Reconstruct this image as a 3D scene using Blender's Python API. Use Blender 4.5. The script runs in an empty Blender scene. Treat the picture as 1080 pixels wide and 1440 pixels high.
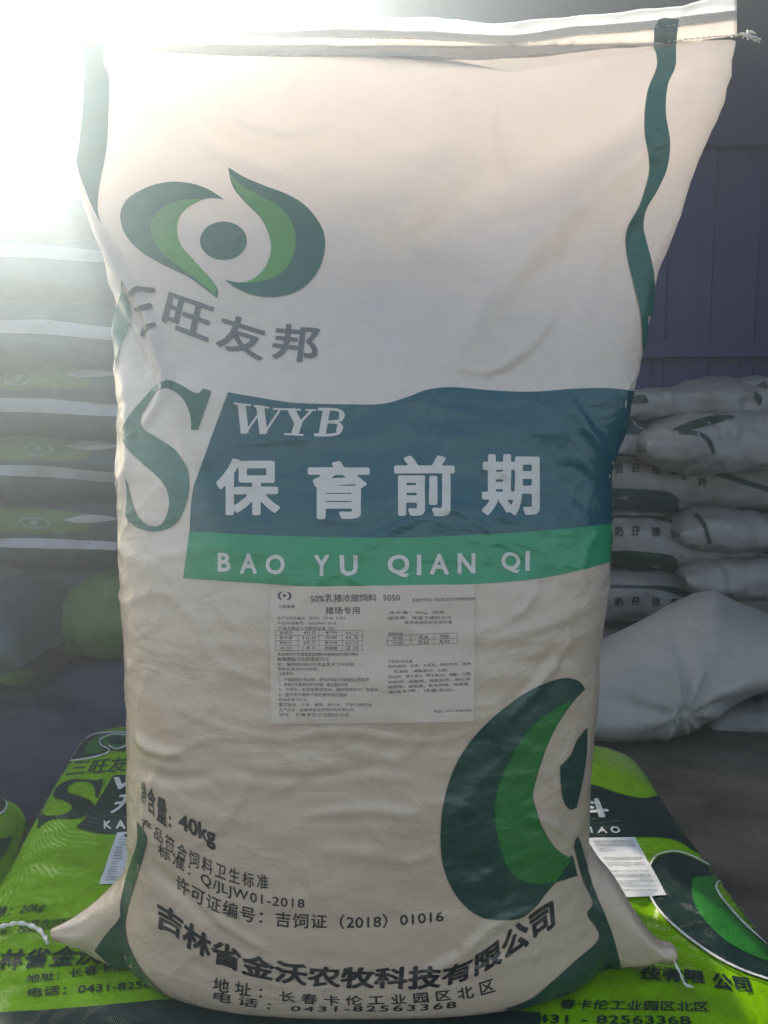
import bpy, bmesh, math, random
import numpy as np
from mathutils import Vector, Matrix, noise
from mathutils.bvhtree import BVHTree
from mathutils.geometry import tessellate_polygon

random.seed(7)
SC = bpy.context.scene
COL = SC.collection

# ------------------------------------------------------------------ camera
CAM_H, PITCH, TAN = 0.57, math.radians(6.28), 0.66
F = 720 / TAN
CAM = Vector((0, 0, CAM_H))
cd = bpy.data.cameras.new('camera')
cd.sensor_fit = 'VERTICAL'
cd.angle_y = 2 * math.atan(TAN)
cd.clip_start, cd.clip_end = 0.02, 500
cam = bpy.data.objects.new('camera', cd)
cam.location = CAM
cam.rotation_euler = (math.pi / 2 - PITCH, 0, 0)
COL.objects.link(cam)
SC.camera = cam

# ------------------------------------------------------------------ sky, sun, exposure
SUN_AZ = math.radians(-26)      # from +Y, negative = to the left
SUN_EL = math.radians(27)
w = bpy.data.worlds.new('World')
SC.world = w
w.use_nodes = True
nt = w.node_tree
nt.nodes.clear()
sky = nt.nodes.new('ShaderNodeTexSky')
sky.sky_type = 'NISHITA'
sky.sun_disc = False
sky.sun_elevation = SUN_EL
sky.sun_rotation = SUN_AZ
sky.air_density = 1.0
sky.dust_density = 3.0
bg = nt.nodes.new('ShaderNodeBackground')
bg.inputs['Strength'].default_value = 0.15
wo = nt.nodes.new('ShaderNodeOutputWorld')
nt.links.new(sky.outputs[0], bg.inputs[0])
nt.links.new(bg.outputs[0], wo.inputs[0])
ld = bpy.data.lights.new('sun', 'SUN')
ld.energy = 3.8
ld.angle = math.radians(0.5)
ld.color = (1.0, 0.985, 0.96)
sun = bpy.data.objects.new('sun', ld)
sdir = Vector((math.sin(SUN_AZ) * math.cos(SUN_EL), math.cos(SUN_AZ) * math.cos(SUN_EL), math.sin(SUN_EL)))
sun.rotation_euler = sdir.to_track_quat('Z', 'Y').to_euler()
COL.objects.link(sun)
SC.view_settings.view_transform = 'Standard'
SC.view_settings.look = 'None'
SC.view_settings.exposure = 1.9
SC.view_settings.gamma = 1.0
SC.view_settings.use_white_balance = True
SC.view_settings.white_balance_temperature = 8300
SC.cycles.use_denoising = True
SC.cycles.volume_bounces = 0
SC.cycles.max_bounces = 8

# ------------------------------------------------------------------ helpers
SP, CP = math.sin(PITCH), math.cos(PITCH)

def ray(px, py):
    a, b = (px - 540) / F, (720 - py) / F
    return Vector((a, CP + b * SP, -SP + b * CP))

def at(px, py, Y):
    d = ray(px, py)
    return CAM + d * (Y / d.y)

def onz(px, py, Z):
    d = ray(px, py)
    return CAM + d * ((Z - CAM_H) / d.z)

def project(P):
    """world points (n,3) -> photo pixels"""
    P = np.asarray(P, float)
    y, z = P[:, 1], P[:, 2] - CAM_H
    dep = y * CP - z * SP
    up = y * SP + z * CP
    return 540 + F * P[:, 0] / dep, 720 - F * up / dep, dep

def tag(o, label=None, cat=None, group=None, kind=None):
    if label: o['label'] = label
    if cat: o['category'] = cat
    if group: o['group'] = group
    if kind: o['kind'] = kind
    return o

def empty(name, loc, label, cat, group=None):
    o = bpy.data.objects.new(name, None)
    o.empty_display_size = 0.05
    o.location = loc
    COL.objects.link(o)
    return tag(o, label, cat, group)

def mesh_obj(name, verts, faces, mat, parent=None, smooth=True, label=None):
    me = bpy.data.meshes.new(name)
    off = Vector((0, 0, 0))
    p = parent
    while p is not None:
        off += p.location
        p = p.parent
    V = np.asarray(verts, float) - np.array(off)
    me.from_pydata(V.tolist(), [], faces)
    me.materials.append(mat)
    if smooth:
        me.polygons.foreach_set('use_smooth', [True] * len(me.polygons))
    me.update()
    o = bpy.data.objects.new(name, me)
    COL.objects.link(o)
    if parent: o.parent = parent
    if label: o['label'] = label
    return o

def bvh_of(parts):
    vs, fs = [], []
    for V, Fc in parts:
        b = len(vs)
        vs += [Vector(v) for v in V]
        fs += [tuple(i + b for i in f) for f in Fc]
    return BVHTree.FromPolygons(vs, fs)

def cr(pts, closed=False, n=8):
    """Catmull-Rom through the points"""
    P = [np.array(p, float) for p in pts]
    out = []
    N = len(P)
    rng = range(N) if closed else range(N - 1)
    for i in rng:
        if closed:
            p0, p1, p2, p3 = P[(i - 1) % N], P[i], P[(i + 1) % N], P[(i + 2) % N]
        else:
            p0, p1, p2, p3 = P[max(i - 1, 0)], P[i], P[i + 1], P[min(i + 2, N - 1)]
        for k in range(n):
            t = k / n
            out.append(0.5 * ((2 * p1) + (-p0 + p2) * t + (2 * p0 - 5 * p1 + 4 * p2 - p3) * t * t + (-p0 + 3 * p1 - 3 * p2 + p3) * t ** 3))
    if not closed: out.append(P[-1])
    return [tuple(q) for q in out]

def seg(*runs):
    """closed outline from runs; the corners between runs stay sharp"""
    out = []
    for r in runs:
        c = cr(r, n=6) if len(r) > 2 else [tuple(p) for p in r]
        if out and math.dist(out[-1], c[0]) < 1e-6: c = c[1:]
        out += c
    if math.dist(out[0], out[-1]) < 1e-6: out.pop()
    return out

def poly(pts):
    tri = tessellate_polygon([[Vector((p[0], p[1], 0)) for p in pts]])
    return [tuple(p) for p in pts], [tuple(t) for t in tri]

def stroke(pts, wd, close=False, caps=True, n=1):
    """round-capped brush stroke as a list of shapes"""
    P = cr(pts, n=n) if n > 1 else pts
    if close: P = list(P) + [P[0]]
    res = []
    P = [np.array(p, float) for p in P]
    L, R = [], []
    for i, p in enumerate(P):
        a = P[max(i - 1, 0)]; b = P[min(i + 1, len(P) - 1)]
        if close and i in (0, len(P) - 1): a, b = P[-2], P[1]
        d = (b - a) / (np.linalg.norm(b - a) + 1e-9)
        nn = np.array((-d[1], d[0])) * wd / 2
        L.append(p + nn); R.append(p - nn)
    V, Fc = [], []
    for i in range(len(P)):
        V += [tuple(L[i]), tuple(R[i])]
    for i in range(len(P) - 1):
        Fc.append((2 * i, 2 * i + 1, 2 * i + 3, 2 * i + 2))
    if caps and not close:
        for end, k, s in ((P[0], 0, 1), (P[-1], len(P) - 1, -1)):
            d = (P[1] - P[0]) if k == 0 else (P[-2] - P[-1])
            ang = math.atan2(-d[1], -d[0])
            base = len(V)
            V.append(tuple(end))
            for q in range(7):
                t = ang - math.pi / 2 + math.pi * q / 6
                V.append((end[0] + math.cos(t) * wd / 2, end[1] + math.sin(t) * wd / 2))
            for q in range(6):
                Fc.append((base, base + 1 + q, base + 2 + q))
    return V, Fc

_cache = {}
def outline_of(ch, shear=0.0):
    """triangles, outline segments and advance of one character (em units)"""
    key = ('o', ch, shear)
    if key in _cache: return _cache[key]
    def conv(body):
        c = bpy.data.curves.new('t', 'FONT')
        c.body = body; c.shear = shear; c.resolution_u = 3
        o = bpy.data.objects.new('t', c)
        COL.objects.link(o)
        bpy.context.view_layer.update()
        ev = o.evaluated_get(bpy.context.evaluated_depsgraph_get())
        m = ev.to_mesh()
        V = np.array([v.co[:2] for v in m.vertices]).reshape(-1, 2)
        Fc = [tuple(p.vertices) for p in m.polygons]
        ev.to_mesh_clear()
        bpy.data.objects.remove(o); bpy.data.curves.remove(c)
        return V, Fc
    V, Fc = conv(ch)
    cnt = {}
    for f in Fc:
        for k in range(len(f)):
            a, b = V[f[k - 1]], V[f[k]]
            a, b = (round(a[0], 5), round(a[1], 5)), (round(b[0], 5), round(b[1], 5))
            if a == b: continue
            e = (min(a, b), max(a, b))
            cnt[e] = cnt.get(e, 0) + 1
    S = np.array([[*a, *b] for (a, b), n in cnt.items() if n % 2]).reshape(-1, 4)
    adv = 1.0 if ord(ch) > 0x2e80 else None
    if adv is None:
        W2 = conv(ch + 'H' if False else 'H' + ch + 'H')[0]; W3 = conv('HH')[0]
        adv = float(W2[:, 0].max() - W3[:, 0].max())
    _cache[key] = (V, Fc, S, adv)
    return _cache[key]

def bold_char(ch, bold, shear, res):
    """dilate the outline through its distance field: even weight, rounded ends"""
    key = ('b', ch, bold, shear, res)
    if key in _cache: return _cache[key]
    V, Fc, S, adv = outline_of(ch, shear)
    if len(S) == 0:
        _cache[key] = (np.zeros((0, 2)), [], adv); return _cache[key]
    h = 1.0 / res
    x0, y0 = V.min(0) - bold - 1.5 * h; x1, y1 = V.max(0) + bold + 1.5 * h
    nx, ny = int((x1 - x0) / h) + 2, int((y1 - y0) / h) + 2
    X, Y = np.meshgrid(x0 + h * np.arange(nx), y0 + h * np.arange(ny) + 1.7e-6)
    D = np.full(X.shape, 1e9); ins = np.zeros(X.shape, bool)
    for ax, ay, bx, by in S:
        dx, dy = bx - ax, by - ay
        t = np.clip(((X - ax) * dx + (Y - ay) * dy) / (dx * dx + dy * dy), 0, 1)
        D = np.minimum(D, (X - ax - t * dx) ** 2 + (Y - ay - t * dy) ** 2)
        if dy != 0:
            m = (Y > min(ay, by)) & (Y <= max(ay, by))
            ins ^= m & (X < ax + (Y - ay) * dx / dy)
    D = np.sqrt(D)
    G = np.where(ins, D, -D) + bold
    G = np.where(np.abs(G) < 1e-7, 1e-7, G)
    P, idx, out = [], {}, []
    def node(k, x, y):
        if k not in idx: idx[k] = len(P); P.append((x, y))
        return idx[k]
    I = G > 0
    any_ = I[:-1, :-1] | I[1:, :-1] | I[:-1, 1:] | I[1:, 1:]
    for j, i in zip(*np.nonzero(any_)):
        c = [(j, i), (j, i + 1), (j + 1, i + 1), (j + 1, i)]
        f = []
        for q in range(4):
            a, b = c[q], c[(q + 1) % 4]
            if I[a]: f.append(node(a, X[a], Y[a]))
            if I[a] != I[b]:
                t = G[a] / (G[a] - G[b])
                k = (min(a, b), max(a, b), 'e')
                f.append(node(k, X[a] + (X[b] - X[a]) * t, Y[a] + (Y[b] - Y[a]) * t))
        if len(f) > 2: out.append(tuple(f))
    _cache[key] = (np.array(P), out, adv)
    return _cache[key]

def glyphs(s, bold=0.0, shear=0.0, space=1.0, res=None):
    """text -> (n,2) ink points normalised to the ink box, faces"""
    key = (s, bold, shear, space, res)
    if key in _cache: return _cache[key]
    if res is None: res = 60 if bold >= 0.02 else 36
    Vs, Fs, x = [], [], 0.0
    n = 0
    for ch in s:
        if ch == ' ':
            x += 0.33 * space; continue
        if bold > 0: V, Fc, adv = bold_char(ch, bold, shear, res)
        else: V, Fc, _, adv = outline_of(ch, shear)
        if len(V):
            Vs.append(V + np.array([x, 0])); Fs += [tuple(i + n for i in f) for f in Fc]; n += len(V)
        x += adv * space
    V = np.concatenate(Vs)
    V = V - V.min(0)
    V = V / np.maximum(V.max(0), 1e-6)
    _cache[key] = (V, Fs)
    return V, Fs

def text_quad(s, tl, tr, br, bl, **k):
    V, Fc = glyphs(s, **k)
    tl, tr, br, bl = map(np.array, (tl, tr, br, bl))
    u, v = V[:, :1], V[:, 1:]
    P = (bl * (1 - u) + br * u) * (1 - v) + (tl * (1 - u) + tr * u) * v
    return [tuple(p) for p in P], Fc

def text_box(s, x0, y0, x1, y1, **k):
    return text_quad(s, (x0, y0), (x1, y0), (x1, y1), (x0, y1), **k)

def text_path(s, base, top, per_char=True, **k):
    """text between two measured lines, spread by arc length"""
    def samp(pts, t):
        C = np.array(cr(pts, n=8))
        L = np.concatenate([[0], np.cumsum(np.linalg.norm(np.diff(C, axis=0), axis=1))])
        t = np.asarray(t) * L[-1]
        return np.stack([np.interp(t, L, C[:, 0]), np.interp(t, L, C[:, 1])], 1)
    V, Fc = glyphs(s, **k)
    B, T = samp(base, V[:, 0]), samp(top, V[:, 0])
    P = B * (1 - V[:, 1:]) + T * V[:, 1:]
    return [tuple(p) for p in P], Fc

def drape_each(name, shapes, *a, **k):
    for sh_ in shapes: drape(name, [sh_], *a, **k)

def by_char(shape, n):
    """split a draped CJK line into its characters"""
    V, Fc, T = shape
    res = []
    for i in range(n):
        fs = [f for f in Fc if int(min(n - 1, np.mean([T[q] for q in f]) * n)) == i]
        used = sorted({q for f in fs for q in f}); re = {q: k for k, q in enumerate(used)}
        if fs: res.append(([V[q] for q in used], [tuple(re[q] for q in f) for f in fs]))
    return res

def drape(name, shapes, bvh, mat, parent, off=0.0006, cell=6.0, jump=0.03, label=None, stuff=False):
    """lay flat artwork onto a surface as a thin film that follows it"""
    bm = bmesh.new()
    keys = {}
    def vert(x, y):
        k = (round(x * 50), round(y * 50))
        if k not in keys: keys[k] = bm.verts.new((x, y, 0))
        return keys[k]
    def clip(P, ax, c, sgn):
        out = []
        for i in range(len(P)):
            a, b = P[i - 1], P[i]
            da, db = (a[ax] - c) * sgn, (b[ax] - c) * sgn
            if (da < 0) != (db < 0):
                t = da / (da - db)
                out.append((a[0] + (b[0] - a[0]) * t, a[1] + (b[1] - a[1]) * t))
            if db >= 0: out.append(b)
        return out
    def cut(P, ax):
        lo, hi = min(p[ax] for p in P), max(p[ax] for p in P)
        k0, k1 = math.floor(lo / cell), math.floor(hi / cell)
        if k0 == k1: return [P]
        res = []
        for k in range(k0, k1 + 1):
            Q = clip(P, ax, k * cell, 1)
            if len(Q) > 2: Q = clip(Q, ax, (k + 1) * cell, -1)
            if len(Q) > 2: res.append(Q)
        return res
    for V, Fc in shapes:
        for f in Fc:
            P = [(float(V[i][0]), float(V[i][1])) for i in f]
            for Q in cut(P, 0):
                for W_ in cut(Q, 1):
                    vs = []
                    for p in W_:
                        v = vert(*p)
                        if v not in vs: vs.append(v)
                    if len(vs) > 2:
                        try: bm.faces.new(vs)
                        except ValueError: pass
    bm.verts.index_update()
    mid_x = float(np.mean([v.co.x for v in bm.verts])) if len(bm.verts) else 0
    pos, idx = [], {}
    for v in bm.verts:
        d = ray(v.co.x, v.co.y).normalized()
        hit, nor, fi, dist = bvh.ray_cast(CAM, d)
        q_ = 0
        while hit is None and q_ < 20:
            k_ = q_ % 10 + 1
            up_ = q_ >= 10          # past a silhouette: take the nearest point of the surface inwards, then upwards
            q_ += 1
            d = ray(v.co.x + (1 if v.co.x < mid_x else -1) * k_ * (0.6 if up_ else 1.2), v.co.y - (k_ * 1.2 if up_ else 0)).normalized()
            hit, nor, fi, dist = bvh.ray_cast(CAM, d)
        if hit is None: continue
        if nor.dot(d) > 0: nor = -nor
        idx[v.index] = len(pos)
        pos.append(hit + nor * off)
    fc = []
    for f in bm.faces:
        ids = [idx.get(v.index) for v in f.verts]
        if any(i is None for i in ids): continue
        ps = [pos[i] for i in ids]
        if max((ps[i] - ps[i - 1]).length for i in range(len(ps))) > jump: continue
        nw = Vector((0, 0, 0))
        for i in range(1, len(ps) - 1): nw += (ps[i] - ps[0]).cross(ps[i + 1] - ps[0])
        if nw.length < 1e-9: continue
        if nw.dot(CAM - ps[0]) < 0: ids = ids[::-1]
        fc.append(tuple(ids))
    bm.free()
    if not fc: return None
    used = sorted({i for f in fc for i in f})
    re = {i: k for k, i in enumerate(used)}
    ob = mesh_obj(name, [pos[i] for i in used], [tuple(re[i] for i in f) for f in fc], mat, parent, True, label)
    if stuff or 'lettering' in name: ob['kind'] = 'stuff'
    return ob

def tube(name, pts, rad, mat, parent=None, n=8, twist=0.0, step=4):
    P = [Vector(p) for p in cr([tuple(p) for p in pts], n=step)]
    V, Fc = [], []
    for i, p in enumerate(P):
        d = (P[min(i + 1, len(P) - 1)] - P[max(i - 1, 0)]).normalized()
        a = d.cross(Vector((0.13, 0.21, 1))).normalized(); b = d.cross(a)
        for k in range(n):
            t = 2 * math.pi * k / n + twist * i
            r = rad * (1 + (0.35 * math.cos(2 * 2 * math.pi * k / n) if twist else 0))
            V.append(p + (a * math.cos(t) + b * math.sin(t)) * r)
    for i in range(len(P) - 1):
        for k in range(n):
            Fc.append((i * n + k, i * n + (k + 1) % n, (i + 1) * n + (k + 1) % n, (i + 1) * n + k))
    Fc.append(tuple(range(n))[::-1]); Fc.append(tuple((len(P) - 1) * n + k for k in range(n)))
    if name is None: return V, Fc
    return mesh_obj(name, V, Fc, mat, parent)

def fbm(p, oct=4, s=1.0):
    return noise.fractal(Vector(p) * s, 1.0, 2.0, oct, noise_basis='PERLIN_ORIGINAL')

# ------------------------------------------------------------------ materials
def nodes(name):
    m = bpy.data.materials.new(name)
    m.use_nodes = True
    t = m.node_tree
    return m, t, t.nodes['Principled BSDF'], t.nodes['Material Output']

def film(name, col, rough=0.42, weave=0.25, wrinkle=0.35, coat=0.25, dirt=0.06, transl=None, var=0.05, spec=0.4, wscale=1.15, weave_from=None, low_tint=None):
    """laminated woven plastic: tape weave in relief, fine wrinkles, dusty wear"""
    m, t, p, out = nodes(name)
    N, L = t.nodes, t.links
    tc = N.new('ShaderNodeTexCoord')
    # wear in the colour
    n1 = N.new('ShaderNodeTexNoise'); n1.inputs['Scale'].default_value = 7; n1.inputs['Detail'].default_value = 6
    L.new(tc.outputs['Object'], n1.inputs['Vector'])
    r1 = N.new('ShaderNodeMapRange'); r1.inputs['From Min'].default_value = 0.35; r1.inputs['From Max'].default_value = 0.7
    r1.inputs['To Min'].default_value = 0.0; r1.inputs['To Max'].default_value = dirt * 3
    L.new(n1.outputs['Fac'], r1.inputs['Value'])
    mx = N.new('ShaderNodeMix'); mx.data_type = 'RGBA'
    mx.inputs['A'].default_value = (*col, 1)
    mx.inputs['B'].default_value = (col[0] * 0.72 + 0.03, col[1] * 0.66 + 0.022, col[2] * 0.58 + 0.014, 1)
    L.new(r1.outputs[0], mx.inputs['Factor'])
    L.new(mx.outputs['Result'], p.inputs['Base Color'])
    base_out = mx.outputs['Result']
    if low_tint is not None:
        # brown tint mixed in, stronger towards the bottom
        sxf = N.new('ShaderNodeSeparateXYZ'); L.new(tc.outputs['Object'], sxf.inputs[0])
        wob = N.new('ShaderNodeMath'); wob.operation = 'MULTIPLY_ADD'; wob.inputs[1].default_value = 0.25
        L.new(n1.outputs['Fac'], wob.inputs[0]); L.new(sxf.outputs['Z'], wob.inputs[2])
        ff = N.new('ShaderNodeMapRange'); ff.inputs['From Min'].default_value = 0.88; ff.inputs['From Max'].default_value = 0.48
        L.new(wob.outputs[0], ff.inputs['Value'])
        mf_ = N.new('ShaderNodeMix'); mf_.data_type = 'RGBA'; mf_.inputs['B'].default_value = (*low_tint, 1)
        L.new(mx.outputs['Result'], mf_.inputs['A']); L.new(ff.outputs[0], mf_.inputs['Factor'])
        base_out = mf_.outputs['Result']; L.new(base_out, p.inputs['Base Color'])
    # roughness
    n2 = N.new('ShaderNodeTexNoise'); n2.inputs['Scale'].default_value = 25; n2.inputs['Detail'].default_value = 4
    L.new(tc.outputs['Object'], n2.inputs['Vector'])
    r2 = N.new('ShaderNodeMapRange'); r2.inputs['To Min'].default_value = rough - 0.12; r2.inputs['To Max'].default_value = rough + 0.12
    L.new(n2.outputs['Fac'], r2.inputs['Value']); L.new(r2.outputs[0], p.inputs['Roughness'])
    p.inputs['Specular IOR Level'].default_value = spec
    p.inputs['Coat Weight'].default_value = coat
    p.inputs['Coat Roughness'].default_value = 0.22
    # relief: tapes of the weave
    mp = N.new('ShaderNodeMapping'); mp.inputs['Scale'].default_value = (1, 0.6, 1)
    L.new(tc.outputs['Object'], mp.inputs['Vector'])
    w1 = N.new('ShaderNodeTexWave'); w1.bands_direction = 'X'; w1.inputs['Scale'].default_value = 130 * wscale
    w2 = N.new('ShaderNodeTexWave'); w2.bands_direction = 'Z'; w2.inputs['Scale'].default_value = 130 * wscale
    for q in (w1, w2):
        q.inputs['Distortion'].default_value = 0.6; q.inputs['Detail'].default_value = 1
        L.new(mp.outputs[0], q.inputs['Vector'])
    ad = N.new('ShaderNodeMath'); ad.operation = 'MULTIPLY'
    L.new(w1.outputs['Fac'], ad.inputs[0]); L.new(w2.outputs['Fac'], ad.inputs[1])
    b1 = N.new('ShaderNodeBump'); b1.inputs['Strength'].default_value = weave; b1.inputs['Distance'].default_value = 0.0006
    L.new(ad.outputs[0], b1.inputs['Height'])
    if weave_from is not None:
        # the weave shows where the filling presses the film against it
        sx = N.new('ShaderNodeSeparateXYZ'); L.new(tc.outputs['Object'], sx.inputs[0])
        wf = N.new('ShaderNodeMapRange'); wf.inputs['From Min'].default_value = weave_from + 0.1; wf.inputs['From Max'].default_value = weave_from - 0.1
        wf.inputs['To Min'].default_value = weave * 0.25; wf.inputs['To Max'].default_value = weave
        L.new(sx.outputs['Z'], wf.inputs['Value']); L.new(wf.outputs[0], b1.inputs['Strength'])
    # small creases
    mp2 = N.new('ShaderNodeMapping'); mp2.inputs['Scale'].default_value = (0.8, 1, 1.2); mp2.inputs['Rotation'].default_value = (0, 0.5, 0)
    L.new(tc.outputs['Object'], mp2.inputs['Vector'])
    n3 = N.new('ShaderNodeTexNoise'); n3.inputs['Scale'].default_value = 15; n3.inputs['Detail'].default_value = 6; n3.inputs['Roughness'].default_value = 0.5
    n3.inputs['Distortion'].default_value = 0.6
    L.new(mp2.outputs[0], n3.inputs['Vector'])
    vr = N.new('ShaderNodeTexVoronoi'); vr.feature = 'DISTANCE_TO_EDGE'; vr.inputs['Scale'].default_value = 9
    n4 = N.new('ShaderNodeTexNoise'); n4.inputs['Scale'].default_value = 5; n4.inputs['Detail'].default_value = 3
    L.new(tc.outputs['Object'], n4.inputs['Vector'])
    va = N.new('ShaderNodeVectorMath'); va.operation = 'ADD'
    L.new(mp2.outputs[0], va.inputs[0]); L.new(n4.outputs['Color'], va.inputs[1]); L.new(va.outputs[0], vr.inputs['Vector'])
    vm = N.new('ShaderNodeMapRange'); vm.inputs['From Max'].default_value = 0.06; vm.inputs['To Min'].default_value = 0.0; vm.inputs['To Max'].default_value = 0
    L.new(vr.outputs['Distance'], vm.inputs['Value'])
    sm = N.new('ShaderNodeMath'); sm.operation = 'ADD'
    L.new(n3.outputs['Fac'], sm.inputs[0]); L.new(vm.outputs[0], sm.inputs[1])
    b2 = N.new('ShaderNodeBump'); b2.inputs['Strength'].default_value = wrinkle; b2.inputs['Distance'].default_value = 0.012
    L.new(sm.outputs[0], b2.inputs['Height']); L.new(b1.outputs[0], b2.inputs['Normal'])
    L.new(b2.outputs[0], p.inputs['Normal']); L.new(b2.outputs[0], p.inputs['Coat Normal'])
    if transl is not None:
        amt, z0, z1 = transl        # thin empty cloth lets light through above the filling
        tr = N.new('ShaderNodeBsdfTranslucent')
        tr.inputs['Color'].default_value = (col[0] * 0.95, col[1] * 1.02, col[2] * 1.09, 1)
        L.new(b2.outputs[0], tr.inputs['Normal'])
        ms = N.new('ShaderNodeMixShader')
        if z1 is None:
            ms.inputs[0].default_value = amt
        else:
            sx = N.new('ShaderNodeSeparateXYZ'); L.new(tc.outputs['Object'], sx.inputs[0])
            mr = N.new('ShaderNodeMapRange'); mr.inputs['From Min'].default_value = z0; mr.inputs['From Max'].default_value = z1
            mr.inputs['To Min'].default_value = 0; mr.inputs['To Max'].default_value = amt
            L.new(sx.outputs['Z'], mr.inputs['Value']); L.new(mr.outputs[0], ms.inputs[0])
        L.new(p.outputs[0], ms.inputs[1]); L.new(tr.outputs[0], ms.inputs[2])
        L.new(ms.outputs[0], out.inputs['Surface'])
    return m

TR = (0.66, 0.56, 0.86)
WHITE = film('white_woven_film', (0.75, 0.665, 0.62), 0.30, 0.2, 0.5, 0.5, 0.05, TR, weave_from=0.5, low_tint=(0.535, 0.392, 0.292))
HEMM = film('hem_film', (0.74, 0.67, 0.62), 0.5, 0.1, 0.6, 0.1, 0.16, (0.8, 0, None))
LIPM = film('hem_lip_film', (0.84, 0.82, 0.80), 0.45, 0.2, 0.3, 0.2, 0.02, (0.85, 0, None))
def ink(name, col, **k):
    k.setdefault('transl', (0.25, 0.55, 0.8))
    return film(name, col, 0.30, 0.2, 0.5, 0.45, 0.05, weave_from=0.5, **k)
BLUE = ink('blue_ink', (0.0, 0.078, 0.098))
GREEN = ink('green_ink', (0.0, 0.25, 0.11))
TEAL = ink('teal_ink', (0.006, 0.115, 0.09))
DGREEN = ink('dark_green_ink', (0.012, 0.055, 0.042))
LEAF = ink('leaf_green_ink', (0.012, 0.16, 0.035))
LEAFL = ink('light_leaf_ink', (0.06, 0.30, 0.07))
GREY = ink('grey_ink', (0.12, 0.12, 0.13))
BLACK = ink('black_ink', (0.022, 0.022, 0.022))
WINK = ink('white_ink', (0.60, 0.54, 0.50))
PAPER = film('label_paper', (0.60, 0.475, 0.385), 0.6, 0.12, 0.15, 0.0, 0.03, None)
PINK = film('label_print', (0.10, 0.10, 0.11), 0.6, 0.1, 0.1, 0.0, 0.0, None)
THREAD = film('thread', (0.75, 0.72, 0.66), 0.7, 0.3, 0.1, 0.0, 0.1, None)
BAGGREEN = film('lime_film', (0.18, 0.42, 0.003), 0.26, 0.7, 0.5, 0.3, 0.04, None, spec=0.3)
FDARK = film('flat_dark_ink', (0.008, 0.03, 0.028), 0.34, 0.7, 0.3, 0.08, 0.03, None, spec=0.3)
FGREEN = film('flat_green_ink', (0.01, 0.20, 0.03), 0.34, 0.7, 0.3, 0.08, 0.04, None, spec=0.3)
FWHITE = film('flat_white_ink', (0.7, 0.72, 0.7), 0.35, 0.6, 0.4, 0.3, 0.04, None)
FPAPER = film('flat_label', (0.62, 0.65, 0.68), 0.5, 0.2, 0.2, 0.1, 0.02, None)
SILVER = film('shaded_white_film', (0.40, 0.39, 0.38), 0.45, 0.5, 0.7, 0.2, 0.15, None)  # white greyed in the base colour to imitate shade at the back
STACKW = film('stack_white_film', (0.31, 0.295, 0.295), 0.34, 0.5, 0.6, 0.25, 0.15, None)  # white sacks darkened in the colour for the shade inside the store
STRIPW = film('pale_strip_ink', (0.36, 0.36, 0.42), 0.45, 0.4, 0.4, 0.2, 0.1, None)
EYEINK = film('faded_eye_ink', (0.15, 0.18, 0.16), 0.45, 0.4, 0.4, 0.1, 0.1, None)
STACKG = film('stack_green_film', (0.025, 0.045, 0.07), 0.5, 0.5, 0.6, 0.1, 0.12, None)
STACKB = film('stack_blue_ink', (0.012, 0.05, 0.07), 0.45, 0.5, 0.6, 0.2, 0.08, None)
STACKD = film('stack_dark_ink', (0.012, 0.045, 0.035), 0.45, 0.5, 0.6, 0.2, 0.08, None)
STACKK = film('stack_black_ink', (0.02, 0.02, 0.022), 0.5, 0.3, 0.4, 0.1, 0.05, None)
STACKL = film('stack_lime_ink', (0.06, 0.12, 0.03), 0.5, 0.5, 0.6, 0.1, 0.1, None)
TARP = film('navy_tarp', (0.012, 0.02, 0.07), 0.5, 0.5, 0.9, 0.1, 0.1, None)

def wall_mat():
    m, t, p, out = nodes('blue_sheet_steel')
    N, L = t.nodes, t.links
    tc = N.new('ShaderNodeTexCoord')
    mp = N.new('ShaderNodeMapping'); mp.inputs['Scale'].default_value = (6, 6, 0.8)
    L.new(tc.outputs['Object'], mp.inputs[0])
    n = N.new('ShaderNodeTexNoise'); n.inputs['Scale'].default_value = 1.5; n.inputs['Detail'].default_value = 8
    L.new(mp.outputs[0], n.inputs['Vector'])
    cr_ = N.new('ShaderNodeValToRGB')
    cr_.color_ramp.elements[0].position = 0.3; cr_.color_ramp.elements[0].color = (0.034, 0.030, 0.15, 1)
    cr_.color_ramp.elements[1].position = 0.75; cr_.color_ramp.elements[1].color = (0.06, 0.052, 0.21, 1)
    L.new(n.outputs['Fac'], cr_.inputs[0]); L.new(cr_.outputs[0], p.inputs['Base Color'])
    p.inputs['Roughness'].default_value = 0.55
    b = N.new('ShaderNodeBump'); b.inputs['Strength'].default_value = 0.2; b.inputs['Distance'].default_value = 0.01
    L.new(n.outputs['Fac'], b.inputs['Height']); L.new(b.outputs[0], p.inputs['Normal'])
    return m
WALLM = wall_mat()

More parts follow.
